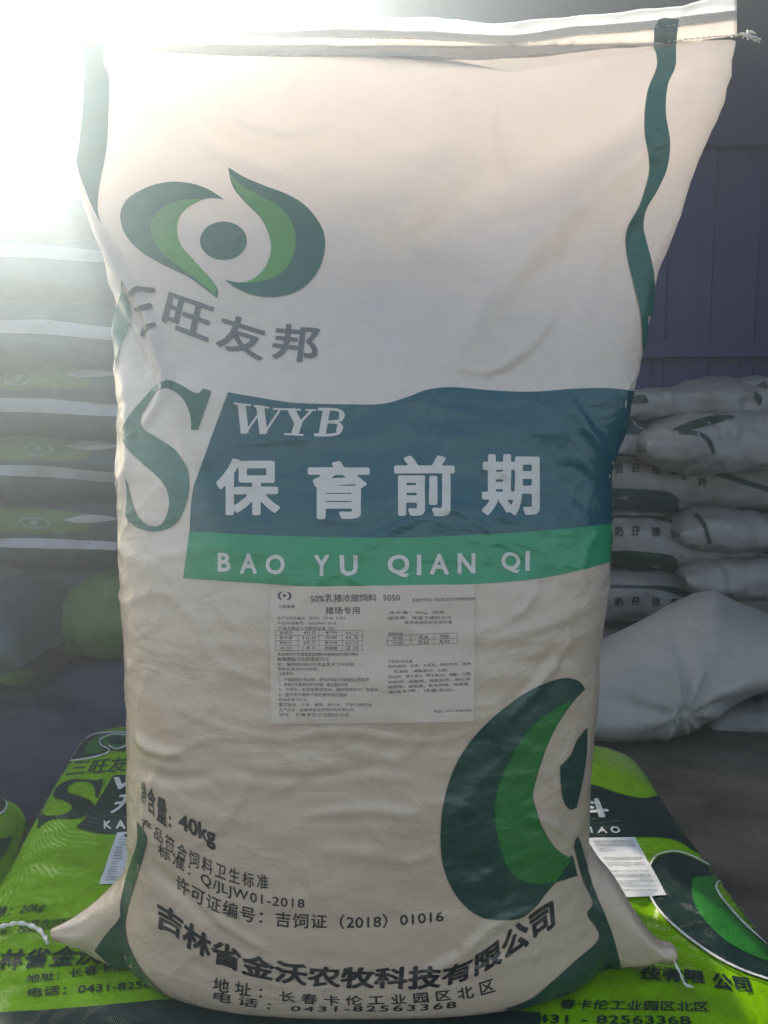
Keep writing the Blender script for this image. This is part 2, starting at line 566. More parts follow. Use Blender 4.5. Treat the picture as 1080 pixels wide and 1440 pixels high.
def ground_mat():
    m, t, p, out = nodes('dusty_concrete')
    N, L = t.nodes, t.links
    tc = N.new('ShaderNodeTexCoord')
    n = N.new('ShaderNodeTexNoise'); n.inputs['Scale'].default_value = 5; n.inputs['Detail'].default_value = 10; n.inputs['Roughness'].default_value = 0.65
    L.new(tc.outputs['Object'], n.inputs['Vector'])
    c = N.new('ShaderNodeValToRGB')
    c.color_ramp.elements[0].position = 0.3; c.color_ramp.elements[0].color = (0.03, 0.024, 0.018, 1)
    c.color_ramp.elements[1].position = 0.72; c.color_ramp.elements[1].color = (0.2, 0.165, 0.13, 1)
    L.new(n.outputs['Fac'], c.inputs[0]); L.new(c.outputs[0], p.inputs['Base Color'])
    p.inputs['Roughness'].default_value = 0.85
    n2 = N.new('ShaderNodeTexNoise'); n2.inputs['Scale'].default_value = 60; n2.inputs['Detail'].default_value = 6
    L.new(tc.outputs['Object'], n2.inputs['Vector'])
    b = N.new('ShaderNodeBump'); b.inputs['Strength'].default_value = 0.6; b.inputs['Distance'].default_value = 0.01
    L.new(n2.outputs['Fac'], b.inputs['Height']); L.new(b.outputs[0], p.inputs['Normal'])
    return m
GROUND = ground_mat()

# ------------------------------------------------------------------ the setting
FLOOR = -0.14
def ground():
    n = 60
    V, Fc = [], []
    for j in range(n + 1):
        for i in range(n + 1):
            x, y = -4.5 + 9 * i / n, -3.0 + 8.5 * j / n
            V.append((x, y, FLOOR + 0.004 * fbm((x, y, 0), 3, 2.5)))
    for j in range(n):
        for i in range(n):
            a = j * (n + 1) + i
            Fc.append((a, a + 1, a + n + 2, a + n + 1))
    tag(mesh_obj('ground', V, Fc, GROUND), kind='structure')
ground()

WY = 3.0
WALL_TOP = 2.3
def sheet(x0, x1, z0, z1, y, pitch=0.17, depth=0.018):
    """one trapezoid-ribbed steel sheet with thickness"""
    prof = []
    x = x0
    k = 0
    while x < x1 - 1e-6:
        for dx, d in ((0, 0), (0.66, 0), (0.74, depth), (0.92, depth)):
            xx = x + dx * pitch
            if xx <= x1: prof.append((xx, y - d))
        x += pitch
    prof.append((x1, y))
    V, Fc = [], []
    n = len(prof)
    for z in (z0, z1):
        for (a, b) in prof: V.append((a, b, z))
        for (a, b) in prof: V.append((a, b + 0.002, z))
    for i in range(n - 1):
        Fc.append((i, i + 1, 2 * n + i + 1, 2 * n + i))
        Fc.append((n + i + 1, n + i, 3 * n + i, 3 * n + i + 1))
    return V, Fc

OPEN_X = at(298, 100, WY).x      # right jamb of the opening to the yard
wl = empty('shed_wall', (0, WY, FLOOR), 'dark blue ribbed steel sheet wall behind the stacked sacks', 'wall')
x = OPEN_X
while x < 2.6:
    V, Fc = sheet(x, x + 0.85, FLOOR, WALL_TOP, WY)
    mesh_obj('wall_sheet', V, Fc, WALLM, wl, smooth=False)
    x += 0.85
for x0 in (OPEN_X - 0.851, OPEN_X - 1.702):
    V, Fc = sheet(x0, x0 + 0.85, FLOOR, 1.05, WY)
    mesh_obj('wall_sheet', V, Fc, WALLM, wl, smooth=False)
def box(x0, x1, y0, y1, z0, z1):
    V = [(x, y, z) for z in (z0, z1) for y in (y0, y1) for x in (x0, x1)]
    Fc = [(0, 2, 3, 1), (4, 5, 7, 6), (0, 1, 5, 4), (2, 6, 7, 3), (0, 4, 6, 2), (1, 3, 7, 5)]
    return V, Fc
for zc, hh in ((at(1000, 192, WY).z, 0.045), (at(1000, 492, WY).z, 0.03)):
    V, Fc = box(OPEN_X, 2.6, WY - 0.05, WY - 0.02, zc - hh, zc + hh)
    mesh_obj('wall_rail', V, Fc, WALLM, wl, smooth=False)

# unseen roof and side wall, added to keep the back of the store in shade
ROOFM = WALLM
rf = empty('shade_roof', (0, 1.5, WALL_TOP), 'unseen blue steel roof added to shade the back of the store', 'roof')
V, Fc = box(-0.7, 2.65, 1.2, 3.4, WALL_TOP + 0.01, WALL_TOP + 0.06)
mesh_obj('shade_roof_sheet', V, Fc, ROOFM, rf, smooth=False)
sw = empty('shade_side_wall', (2.65, 1.5, FLOOR), 'unseen blue steel side wall added to shade the stacked sacks from the right', 'wall')
V, Fc = box(2.66, 2.70, 0.2, 3.4, FLOOR, WALL_TOP)
mesh_obj('wall_sheet', V, Fc, WALLM, sw, smooth=False)

# ------------------------------------------------------------------ the standing sack
ysil = [(0, 0.82), (0.3, 0.82), (0.6, 0.83), (0.8, 0.85), (1.1, 0.865)]
dfro = [(0.0, 0.14), (0.08, 0.14), (0.3, 0.128), (0.45, 0.105), (0.6, 0.07), (0.7, 0.045), (0.85, 0.026), (1.0, 0.012), (1.1, 0.01)]
SL = [(-40, 22), (0, 26), (60, 30), (130, 33), (165, 52), (200, 76), (250, 102), (320, 126), (380, 146), (430, 156), (470, 161), (540, 164), (611, 170), (648, 167), (704, 170), (759, 173), (833, 177), (900, 180), (997, 187), (1042, 191), (1095, 192), (1160, 192), (1230, 184), (1290, 176), (1330, 172), (1440, 176)]
SR = [(-40, 1042), (0, 1041), (45, 1039), (70, 1032), (100, 1023), (150, 1015), (210, 990), (295, 956), (340, 941), (405, 925), (480, 911), (530, 899), (588, 884), (645, 866), (666, 860), (718, 858), (790, 853), (857, 846), (920, 836), (1013, 827), (1105, 822), (1160, 821), (1200, 828), (1250, 845), (1304, 860), (1350, 866), (1440, 862)]
tabi = lambda T, v: np.interp(v, [a for a, b in T], [b for a, b in T])
CREASE = [
    # points, width px, height m
    ([(1010, 110), (900, 210), (780, 320), (690, 420), (640, 500)], 26, 0.0065),
    ([(940, 110), (820, 190), (660, 300), (520, 420)], 42, -0.0075),
    ([(1000, 200), (900, 330), (840, 420)], 22, -0.004),
    ([(600, 110), (640, 190), (600, 280), (500, 340)], 30, 0.004),
    ([(280, 130), (330, 180), (400, 200), (470, 190), (530, 230)], 13, 0.003),
    ([(250, 140), (300, 200), (370, 230), (430, 260)], 16, -0.003),
    ([(700, 110), (680, 180), (720, 260)], 20, 0.003),
    ([(440, 100), (420, 150), (380, 180)], 14, 0.003),
    ([(625, 508), (690, 520), (760, 470), (790, 400)], 9, 0.003),
    ([(700, 440), (780, 440)], 8, -0.0025),
    ([(108, 240), (135, 320), (165, 380), (205, 440), (222, 505), (232, 545)], 8, 0.007),
    ([(150, 410), (185, 480), (205, 530)], 9, -0.006),
    ([(236, 500), (226, 560), (200, 600)], 7, 0.005),
    ([(172, 520), (182, 600), (172, 690)], 8, 0.003),
    ([(240, 585), (262, 650), (285, 700)], 5, 0.0028),
    ([(285, 700), (310, 735)], 4, 0.002),
    ([(460, 815), (500, 780), (560, 742), (640, 715), (730, 735)], 7, 0.0013),
    ([(575, 740), (600, 620), (612, 545)], 5, 0.0015),
    ([(855, 640), (825, 600), (800, 560)], 8, 0.003),
    ([(850, 690), (810, 660), (770, 655)], 7, -0.002),
    ([(188, 1035), (215, 1055), (262, 1062)], 7, 0.005),
    ([(190, 1075), (240, 1095), (300, 1090)], 9, -0.003),
    ([(276, 1263), (320, 1300), (382, 1340)], 6, 0.003),
    ([(205, 1200), (250, 1250), (300, 1290)], 9, -0.003),
    ([(560, 1392), (640, 1350), (700, 1300), (760, 1275)], 8, 0.0028),
    ([(640, 1372), (720, 1330)], 6, -0.002),
    ([(250, 1000), (360, 1040), (480, 1030), (600, 1045), (700, 1020)], 7, 0.0018),
    ([(300, 1080), (420, 1095), (540, 1080)], 8, -0.0018),
    ([(400, 1150), (520, 1140), (600, 1150)], 8, 0.0016),
    ([(680, 900), (760, 880), (835, 850)], 10, 0.002),
    ([(700, 1030), (760, 960), (800, 900)], 8, 0.0018),
    ([(810, 1190), (780, 1160), (740, 1150)], 7, 0.003),
]
def crumple(p, s=1.0):
    """short sharp folds, in patches, as creased film has"""
    q = Vector((p[0] * 0.9 + 0.35 * p[2], p[1], p[2] * 1.25 - 0.25 * p[0])) * 9.0 * s
    q += 0.5 * noise.noise_vector(q * 0.7)
    r = 1 - min(1.0, abs(noise.noise(q)) * 5.0)
    r2 = 1 - min(1.0, abs(noise.noise(q * 2.1 + Vector((9, 3, 1)))) * 4.0)
    m = max(0.0, 0.35 + 1.6 * noise.noise(q * 0.25 + Vector((4, 4, 4))))
    return (0.0016 * r ** 3 + 0.0008 * r2 ** 3) * min(1.0, m) / s

def crease_disp(px, py):
    d = np.zeros_like(px)
    for pts, wd, amp in CREASE:
        C = np.array(cr(pts, n=4))
        best = np.full(px.shape, 1e9); tt = np.zeros_like(px)
        n = len(C) - 1
        for i in range(n):
            a, b = C[i], C[i + 1]
            ab = b - a
            t = np.clip(((px - a[0]) * ab[0] + (py - a[1]) * ab[1]) / (ab @ ab), 0, 1)
            q = np.hypot(px - a[0] - t * ab[0], py - a[1] - t * ab[1])
            m = q < best
            best[m] = q[m]; tt[m] = (i + t[m]) / n
        taper = np.sin(np.pi * np.clip(tt * 0.96 + 0.02, 0, 1)) ** 0.7
        d += (2.1 if min(q[1] for q in pts) < 420 else 1.5) * amp * taper * (np.exp(-(best / wd) ** 2) - 0.45 * np.exp(-(best / (2.2 * wd)) ** 2))
    return d

def body_grid():
    nz, na = 300, 420
    zt = 0.957
    V = np.zeros((nz, na, 3))
    # denser rows at the bottom round
    zz = np.concatenate([np.zeros(1), np.linspace(0.0, 0.05, 36)[1:], np.linspace(0.05, zt, nz - 35)[1:]])
    ang = np.linspace(0, 2 * np.pi, na, endpoint=False) - np.pi / 2      # -90deg faces the camera
    for j, z in enumerate(zz):
        ys = float(tabi(ysil, z)); df = float(tabi(dfro, z))
        px, py, dep = project([(0, ys, z)])
        L, R = float(tabi(SL, py[0])), float(tabi(SR, py[0]))
        xl, xr = (L - 540) / F * dep[0], (R - 540) / F * dep[0]
        r = 0.045
        k = 1.0
        if z < r:
            k = 1 - 0.10 * (1 - math.sqrt(max(0, 1 - ((r - z) / r) ** 2)))
        cx, hw = (xl + xr) / 2, (xr - xl) / 2
        e = 2 / (2.15 + 0.45 * min(1, max(0, (0.6 - z) / 0.4)))
        c, s = np.cos(ang), np.sin(ang)
        V[j, :, 0] = cx + hw * k * np.sign(c) * np.abs(c) ** e
        back = np.where(s > 0, 0.8, 1.0)
        V[j, :, 1] = ys + df * k * np.sign(s) * np.abs(s) ** e * back
        V[j, :, 2] = z
    # the top hem sags between its corners
    for j in range(nz):
        z = zz[j]
        f = max(0, (z - 0.72) / (zt - 0.72)) ** 1.5
        if f > 0:
            px = project(V[j])[0]
            V[j, :, 2] += f * (np.interp(px, [0, 60, 150, 300, 420, 560, 640, 720, 800, 900, 960, 1040], [0.012, 0.008, 0.004, -0.006, -0.008, -0.009, -0.016, -0.026, -0.014, -0.004, 0.006, 0.012]))
    # displacement along normals
    du = np.roll(V, -1, 1) - np.roll(V, 1, 1)
    dv = np.gradient(V, axis=0)
    Nn = np.cross(du, dv)
    Nn /= np.linalg.norm(Nn, axis=2, keepdims=True) + 1e-12
    flat = V.reshape(-1, 3)
    px, py, dep = project(flat)
    d = crease_disp(px, py)
    front = (flat[:, 1] < np.interp(flat[:, 2], [a for a, b in ysil], [b for a, b in ysil]) + 0.004)
    d = np.where(front, d, d * 0.4)
    nz_ = np.array([0.0042 * fbm((p[0] * 0.8 + 3, p[1], p[2] * 1.3), 4, 6.5) + 0.0007 * fbm((p[0] * 0.7, p[1], p[2] * 2.2), 3, 28) + crumple(p) * (1 + 0.9 * min(1, max(0, (p[2] - 0.55) / 0.15))) + 0.004 * min(1, max(0, (p[2] - 0.6) / 0.15)) * noise.noise(Vector((p[0] * 7 - p[2] * 5, 0.3, p[2] * 6 + p[0] * 2))) for p in flat])
    edge = np.clip((flat[:, 2]) / 0.05, 0.15, 1)
    d = (d + nz_) * edge
    V = (flat + Nn.reshape(-1, 3) * d[:, None]).reshape(nz, na, 3)
    V[:, :, 2] = np.maximum(V[:, :, 2], 0.0)
    Fc = []
    idx = np.arange(nz * na).reshape(nz, na)
    for j in range(nz - 1):
        a, b = idx[j], idx[j + 1]
        for i in range(na):
            k = (i + 1) % na
            Fc.append((int(a[i]), int(a[k]), int(b[k]), int(b[i])))
    Fc.append(tuple(int(q) for q in idx[0][::-1]))
    Fc.append(tuple(int(q) for q in idx[-1]))
    return V, Fc, zz

BV, BF, BZ = body_grid()
bodyV = BV.reshape(-1, 3)

def ear(top, bot, Y0, Y1, th0, tip_px, seed):
    """gusset corner: flattened cone from the sack side to its gathered tip; top/bot = pixel outlines"""
    n, m = 40, 28
    T = np.array(cr(top, n=10)); B = np.array(cr(bot, n=10))
    def rs(C):
        L = np.concatenate([[0], np.cumsum(np.linalg.norm(np.diff(C, axis=0), axis=1))])
        t = np.linspace(0, L[-1], n)
        return np.stack([np.interp(t, L, C[:, 0]), np.interp(t, L, C[:, 1])], 1)
    T, B = rs(T), rs(B)
    V = []
    for i in range(n):
        s = i / (n - 1)
        Y = Y0 + (Y1 - Y0) * s
        a, b = at(*T[i], Y), at(*B[i], Y)
        mid, h = (a + b) / 2, (a - b) / 2
        th = th0 * (1 - s) ** 0.8 + 0.006
        for k in range(m):
            t = 2 * math.pi * k / m
            c, q = math.cos(t), math.sin(t)
            wob = 1 + 0.16 * fbm((s * 2.0 + seed, c * 2.2, q * 2.2), 3, 1.3) * (0.3 + s)
            p = mid + h * c * wob + Vector((0, -1, 0.1)) * th * q * wob
            p.z = max(p.z, 0.001)
            V.append(tuple(p))
    Fc = []
    for i in range(n - 1):
        for k in range(m):
            Fc.append((i * m + k, i * m + (k + 1) % m, (i + 1) * m + (k + 1) % m, (i + 1) * m + k))
    Fc.append(tuple((n - 1) * m + k for k in range(m)))
    return V, Fc

EARL = ear([(235, 1120), (205, 1165), (185, 1205), (165, 1238), (120, 1280), (90, 1298), (72, 1306)],
           [(240, 1400), (205, 1385), (175, 1368), (150, 1350), (118, 1334), (92, 1324), (78, 1322)], 0.80, 0.785, 0.045, None, 1.0)
EARR = ear([(790, 1120), (815, 1165), (838, 1200), (868, 1240), (900, 1292), (925, 1322), (944, 1326), (951, 1336)],
           [(800, 1375), (830, 1372), (855, 1368), (885, 1358), (905, 1352), (925, 1348), (940, 1352), (949, 1352)], 0.80, 0.757, 0.045, None, 5.0)

def flip_out(V, Fc):
    return V, Fc

sack = empty('feed_sack', (0, 0.82, 0), 'large white printed 40kg feed sack standing upright in front', 'sack')
def merge(*parts):
    V, Fc = [], []
    for v, f in parts:
        b = len(V)
        V += [tuple(p) for p in v]; Fc += [tuple(i + b for i in q) for q in f]
    return V, Fc
mv, mf = merge((bodyV, BF), EARL, EARR)
body = mesh_obj('sack_body', mv, mf, WHITE, sack)
BB = bvh_of([(mv, mf)])

# hem: a folded double band sewn along the top, and the single back ply standing above it
def hem():
    nx = 200
    # band over the front
    xs = np.linspace(34, 1036, nx)
    topc = lambda x: np.interp(x, [0, 150, 260, 300, 420, 560, 640, 690, 720, 800, 870, 960, 1045], [6, 18, 40, 44, 42, 43, 47, 51, 50, 38, 34, 24, 12])
    botc = lambda x: np.interp(x, [0, 150, 260, 300, 420, 560, 640, 690, 760, 840, 900, 1045], [58, 66, 75, 78, 79, 81, 84, 85, 78, 70, 66, 50])
    lipc = lambda x: np.interp(x, [0, 60, 150, 210, 260, 300, 420, 560, 640, 690, 720, 800, 900, 960, 1000, 1045], [-6, -6, 4, 14, 20, 18, 22, 25, 29, 33, 32, 24, 14, 8, -2, -6])
    rows = 10
    V = []
    for r in range(rows):
        t = r / (rows - 1)
        for x in xs:
            y = botc(x) * (1 - t) + topc(x) * t + 2.2 * fbm((x * 0.011, 7 + t * 0.6, 0), 3)
            d = ray(x, y).normalized()
            hit, nor, _, _ = BB.ray_cast(CAM, d)
            Y = hit.y if hit is not None else 0.847
            Y = min(Y, 0.862)
            Y -= 0.0022 * math.sin(math.pi * min(1, t * 1.15 + 0.1)) + 0.0008 + 0.0012 * fbm((x * 0.02, y * 0.05, 2), 3)
            V.append(tuple(at(x, y, Y)))
    Fc = [(r * nx + i, r * nx + i + 1, (r + 1) * nx + i + 1, (r + 1) * nx + i) for r in range(rows - 1) for i in range(nx - 1)]
    h = mesh_obj('hem', V, Fc, HEMM, sack)
    sol = [(V, Fc)]
    # lip: the back ply rises and leans back
    V2 = []
    rows = 12
    for r in range(rows):
        t = r / (rows - 1)
        for x in xs:
            y = (topc(x) + 10) * (1 - t) + (lipc(x) + 5.0 * fbm((x * 0.009, 3, 0), 3)) * t
            Y = 0.862 + 0.014 * t - 0.004 * math.sin(t * math.pi) + 0.003 * fbm((x * 0.012, t, 5), 3)
            V2.append(tuple(at(x, y, Y)))
    F2 = [(r * nx + i, r * nx + i + 1, (r + 1) * nx + i + 1, (r + 1) * nx + i) for r in range(rows - 1) for i in range(nx - 1)]
    l = mesh_obj('hem_lip', V2, F2, LIPM, sack)
    for o in (h, l):
        md = o.modifiers.new('thickness', 'SOLIDIFY'); md.thickness = 0.0008; md.offset = 0
    return bvh_of([(V, Fc), (mv, mf)]), bvh_of([(V2, F2)]), topc, botc
HB, LB, topc, botc = hem()

# stitches along the hem, one joined part, with the loose end of the sewing thread
def stitches():
    V, Fc = [], []
    def add(x0, y0, x1, y1, bv):
        a = bv.ray_cast(CAM, ray(x0, y0).normalized())[0]
        b = bv.ray_cast(CAM, ray(x1, y1).normalized())[0]
        if a is None or b is None: return
        a = Vector(a) + Vector((0, -0.0012, 0)); b = Vector(b) + Vector((0, -0.0012, 0))
        m = (a + b) / 2 + Vector((0, -0.0009, 0))
        v, f = tube(None, [a, m, b], 0.0007, None, n=5, step=2)
        k = len(V)
        V.extend(v); Fc.extend([tuple(i + k for i in q) for q in f])
    x = 240
    while x < 1030:
        y = botc(x) - 2 + 0.8 * math.sin(x * 0.05)
        add(x, y, x + 5, y + random.uniform(-0.6, 0.3), HB)
        y2 = topc(x) + 11
        if 470 < x < 650 or 815 < x < 1010 and random.random() < 0.8:
            add(x, y2, x + 4, y2 + 0.5, HB)
        x += 8.2
    mesh_obj('stitching', V, Fc, THREAD, sack)
stitches()
tail = merge(tube(None, [at(1030, 51, 0.848), at(1041, 49, 0.85), at(1050, 48, 0.848), at(1058, 52, 0.846), at(1069, 56, 0.85)], 0.0014, None, n=8, twist=0.9),
             tube(None, [at(1044, 54, 0.847), at(1050, 48, 0.845), at(1054, 44, 0.847), at(1062, 47, 0.85)], 0.001, None, n=6, twist=0.9),
             tube(None, [at(1042, 46, 0.847), at(1048, 51, 0.844), at(1056, 54, 0.846), at(1068, 60, 0.85)], 0.0009, None, n=6, twist=0.9),
             tube(None, [at(1052, 56, 0.847), at(1053, 49, 0.843), at(1051, 43, 0.846)], 0.0009, None, n=6))
mesh_obj('thread_end', *tail, THREAD, sack)
mesh_obj('tie_string', *tube(None, [at(944, 1344, 0.752), at(949, 1354, 0.75), (onz(958, 1372, 0.006)), onz(964, 1384, 0.004), onz(975, 1388, 0.004)], 0.0013, None, twist=0.8), THREAD, sack)
# loop of thread on the left selvedge
mesh_obj('selvedge_thread', *tube(None, [at(30, 128, 0.853), at(45, 150, 0.85), at(58, 175, 0.849), at(66, 194, 0.848), at(72, 203, 0.847), at(80, 200, 0.846), at(76, 190, 0.846)], 0.0015, None, twist=0.8), THREAD, sack)

def c1(p): return [(a / 2, b / 2) for a, b in p]                        # crop scale helpers, from the measuring of the print
def c3(p): return [(140 + a / 2.7, 500 + b / 2.7) for a, b in p]
def c8(p): return [(140 + a / 3.79, 380 + b / 3.79) for a, b in p]
def c4(p): return [(520 + a / 1.93, 500 + b / 1.93) for a, b in p]
def c6(p): return [(160 + a / 2.16, 1050 + b / 2.16) for a, b in p]
def c7(p): return [(580 + a / 2.16, 920 + b / 2.16) for a, b in p]
def c2(p): return [(540 + a / 2, b / 2) for a, b in p]
def c9(p): return [(a / 2.667, 900 + b / 2.667) for a, b in p]
def cr6(p): return [(780 + a / 3.6, 1080 + b / 3.6) for a, b in p]
def s_(*r): return poly(seg(*r))

# --- wavy side stripes
ROFF = 0.0008
drape('side_stripe', [s_(c2([(758, 95), (758, 130), (765, 160), (764, 195), (738, 265), (732, 370), (742, 450), (740, 500), (715, 580), (682, 640), (678, 700), (700, 800), (720, 890), (725, 985)]),
                         c2([(725, 985), (728, 985)]),
                         c2([(728, 985), (750, 900), (759, 830), (755, 760), (740, 690), (728, 640), (735, 590), (770, 530), (795, 470), (802, 400), (792, 320), (798, 240), (818, 190), (820, 140), (821, 95)]))], BB, TEAL, sack, 0.0015, cell=5)
drape('side_stripe', [s_(c2([(758, 85), (757, 125)]), c2([(757, 125), (820, 122)]), c2([(820, 122), (824, 82), (832, 36)]), c2([(832, 36), (800, 50), (775, 54), (758, 85)]))], bvh_of([(BODY_V, BODY_F) for BODY_V, BODY_F in []]) if False else HB, DGREEN, sack, 0.0022)
drape('side_stripe', [s_(c1([(232, 20), (235, 180), (235, 300), (225, 400), (218, 460), (235, 520), (258, 580), (284, 632)]), c1([(284, 632), (276, 590), (283, 520), (300, 430), (306, 350), (308, 220), (293, 180), (291, 100), (290, 20)]))], HB, TEAL, sack, 0.0012)
drape('side_stripe', [s_(c1([(345, 790), (342, 830), (326, 880), (320, 930), (327, 1000), (330, 1050)]), c1([(330, 1050), (336, 990), (352, 950), (372, 905), (366, 860), (345, 790)]))], BB, TEAL, sack, 0.0018, cell=4)
drape('base_stripe', [s_(c9([(515, 680), (515, 760), (480, 870), (452, 990), (450, 1040), (400, 1100), (355, 1165)]), c9([(355, 1165), (460, 1260), (560, 1320), (600, 1350), (700, 1400)]),
                         c9([(700, 1400), (640, 1345), (560, 1272), (500, 1180), (472, 1090), (482, 1000), (512, 900), (545, 790), (552, 740), (530, 700), (515, 680)]))], BB, DGREEN, sack, ROFF)
drape('base_stripe', [s_(c7([(490, 585), (515, 680), (547, 755), (530, 790), (566, 860), (500, 925), (430, 988), (360, 1045), (280, 1076)]), c7([(280, 1076), (330, 1082), (480, 1040), (560, 1000), (635, 958)]),
                         c7([(635, 958), (622, 900), (597, 820), (547, 700), (505, 560), (490, 585)]))], BB, DGREEN, sack, ROFF)

# --- eye emblem at the top
drape('emblem', [s_(c1([(632, 563), (590, 535), (540, 517), (480, 512), (420, 525), (365, 555), (342, 590), (342, 630), (360, 670), (400, 710), (460, 745), (530, 780), (580, 815), (611, 840)]),
                    c1([(611, 840), (613, 815), (590, 780), (550, 740), (515, 700), (499, 660), (500, 625), (520, 590), (560, 566), (600, 558), (632, 563)])),
                 s_(c1([(642, 471), (690, 500), (750, 525), (810, 548), (860, 580), (900, 630), (915, 680), (905, 740), (875, 790), (830, 822), (770, 836), (710, 830), (660, 808), (633, 788)]),
                    c1([(633, 788), (680, 795), (720, 780), (750, 745), (763, 700), (755, 655), (730, 610), (690, 570), (655, 525), (642, 471)])),
                 poly([(314.5 + 33 * math.cos(t * math.pi / 24), 339 + 27 * math.sin(t * math.pi / 24)) for t in range(48)])], BB, TEAL, sack, ROFF)
drape('emblem_highlight', [s_(c1([(572, 562), (520, 562), (470, 578), (435, 608), (425, 640), (435, 680), (465, 720), (520, 762), (570, 800), (608, 832)]),
                              c1([(608, 832), (606, 805), (578, 768), (540, 726), (511, 692), (500, 655), (503, 620), (525, 588), (572, 562)])),
                           s_(c1([(646, 488), (680, 522), (740, 555), (790, 585), (820, 625), (832, 670), (825, 720), (800, 760), (760, 785), (700, 797), (650, 793)]),
                              c1([(650, 793), (685, 795), (722, 778), (751, 745), (764, 700), (757, 655), (732, 610), (692, 568), (660, 525), (646, 488)]))], BB, LEAFL, sack, 0.0010)
# --- brand characters under it
sh = [stroke([(184, 414), (193, 407), (216, 408.5)], 7.5, n=4), stroke([(194, 435), (211, 431)], 7.5), stroke([(201, 471), (205, 461), (215, 457.5)], 6.5, n=3)]
sh.append(text_quad('旺', (238, 410), (303, 433), (293, 482), (226, 456), bold=0.022))
sh.append(text_quad('友', (312, 438), (377, 458), (369, 509), (303, 488), bold=0.022))
sh.append(text_quad('邦', (388, 455), (451, 459), (446, 513), (381, 504), bold=0.022))
drape('brand_character', sh[:3], BB, GREY, sack, 0.0016, cell=4)
drape_each('brand_character', sh[3:], BB, GREY, sack, ROFF)

# --- big S
drape('initial_letter', [s_(c8([(555, 632), (597, 645)]), c8([(597, 645), (525, 850)]), c8([(525, 850), (490, 850)]),
    c8([(490, 850), (488, 790), (473, 735), (445, 685), (405, 648), (355, 627), (318, 636), (285, 672), (245, 735), (222, 785), (226, 830), (245, 852), (285, 880), (340, 913), (400, 955), (445, 1010), (472, 1065), (480, 1120), (474, 1200), (450, 1280), (415, 1340), (370, 1375), (300, 1393), (240, 1385), (195, 1368), (168, 1342)]),
    c8([(168, 1342), (156, 1350)]), c8([(156, 1350), (140, 1300)]), c8([(140, 1300), (148, 1220), (146, 1160), (138, 1107)]),
    c8([(138, 1107), (152, 1140), (165, 1200), (185, 1270), (215, 1325), (255, 1356), (295, 1365), (335, 1350), (362, 1300), (373, 1240), (365, 1185), (340, 1135), (300, 1090), (240, 1040), (180, 985), (138, 935), (120, 885), (127, 835), (152, 785), (190, 735), (240, 680), (290, 625), (345, 588), (390, 592), (440, 615), (500, 650), (530, 655), (555, 632)]))], BB, TEAL, sack, ROFF)

# --- blue and green bands
blue_top = [(321, 552), (362, 559), (418, 567), (510, 569), (545, 567), (577, 557), (603, 548), (639, 545), (701, 550), (753, 551), (805, 547), (857, 546), (905, 552)]
mid = [(880, 730), (852, 737), (810, 742), (753, 747), (675, 752), (572, 756), (500, 756), (399, 754), (330, 751), (267, 747)]
drape('blue_band', [s_(blue_top, [(905, 552), (880, 730)], mid, [(267, 747), (271, 693), (283, 656), (303, 600), (321, 552)])], BB, BLUE, sack, ROFF, cell=4.5)
drape('green_band', [s_(mid, [(267, 747), (258, 813)], [(258, 813), (362, 820), (473, 826), (598, 825), (675, 821), (753, 814), (810, 803), (847, 793), (875, 784)], [(875, 784), (880, 730)])], BB, GREEN, sack, ROFF, cell=4.5)
def sk(pts, wd, n=1): return stroke(c3(pts), wd / 2.7, caps=False, n=n)
wyb = [sk([(541, 185), (553, 296)], 30), sk([(553, 298), (622, 200)], 8), sk([(612, 196), (624, 298)], 30), sk([(624, 300), (688, 205)], 8),
       sk([(513, 182), (577, 190)], 7), sk([(588, 193), (646, 198)], 7), sk([(660, 202), (712, 206)], 7),
       sk([(728, 206), (758, 262)], 28), sk([(758, 260), (806, 209)], 9), sk([(757, 252), (742, 300)], 28),
       sk([(700, 204), (765, 208)], 7), sk([(783, 208), (822, 209)], 7), sk([(703, 300), (775, 304)], 7),
       sk([(862, 207), (845, 303)], 27), sk([(830, 205), (895, 206), (925, 220), (918, 244), (890, 252), (855, 253)], 11, 4), sk([(855, 253), (900, 256), (920, 272), (908, 296), (870, 304), (815, 303)], 11, 4),
       sk([(917, 214), (916, 240)], 14), sk([(913, 264), (905, 292)], 16)]
for q_ in (wyb[:7], wyb[7:13], wyb[13:]): drape('brand_letter', q_, BB, WINK, sack, 0.0014)
drape_each('product_character', [text_box('保', 305, 645, 394, 725, bold=0.03), text_box('育', 433, 649, 520, 730, bold=0.03), text_box('前', 554, 641, 639, 726, bold=0.03), text_box('期', 677, 639, 758, 725, bold=0.03)], BB, WINK, sack, 0.0014)
LT = [('B', 307, 777, 325, 804), ('A', 338, 778, 362, 807), ('O', 374, 780, 401, 808), ('Y', 442, 781, 463, 810), ('U', 478, 781, 503, 810), ('Q', 545, 780, 576, 812), ('I', 586, 780, 592, 809), ('A', 604, 779, 631, 808), ('N', 643, 778, 668, 807), ('Q', 704, 776, 731, 806), ('I', 738, 775, 744, 803)]
drape_each('pinyin_letter', [text_box(c, a, b, d, e, bold=0.0 if c == 'I' else 0.03) for c, a, b, d, e in LT], BB, WINK, sack, 0.0014)

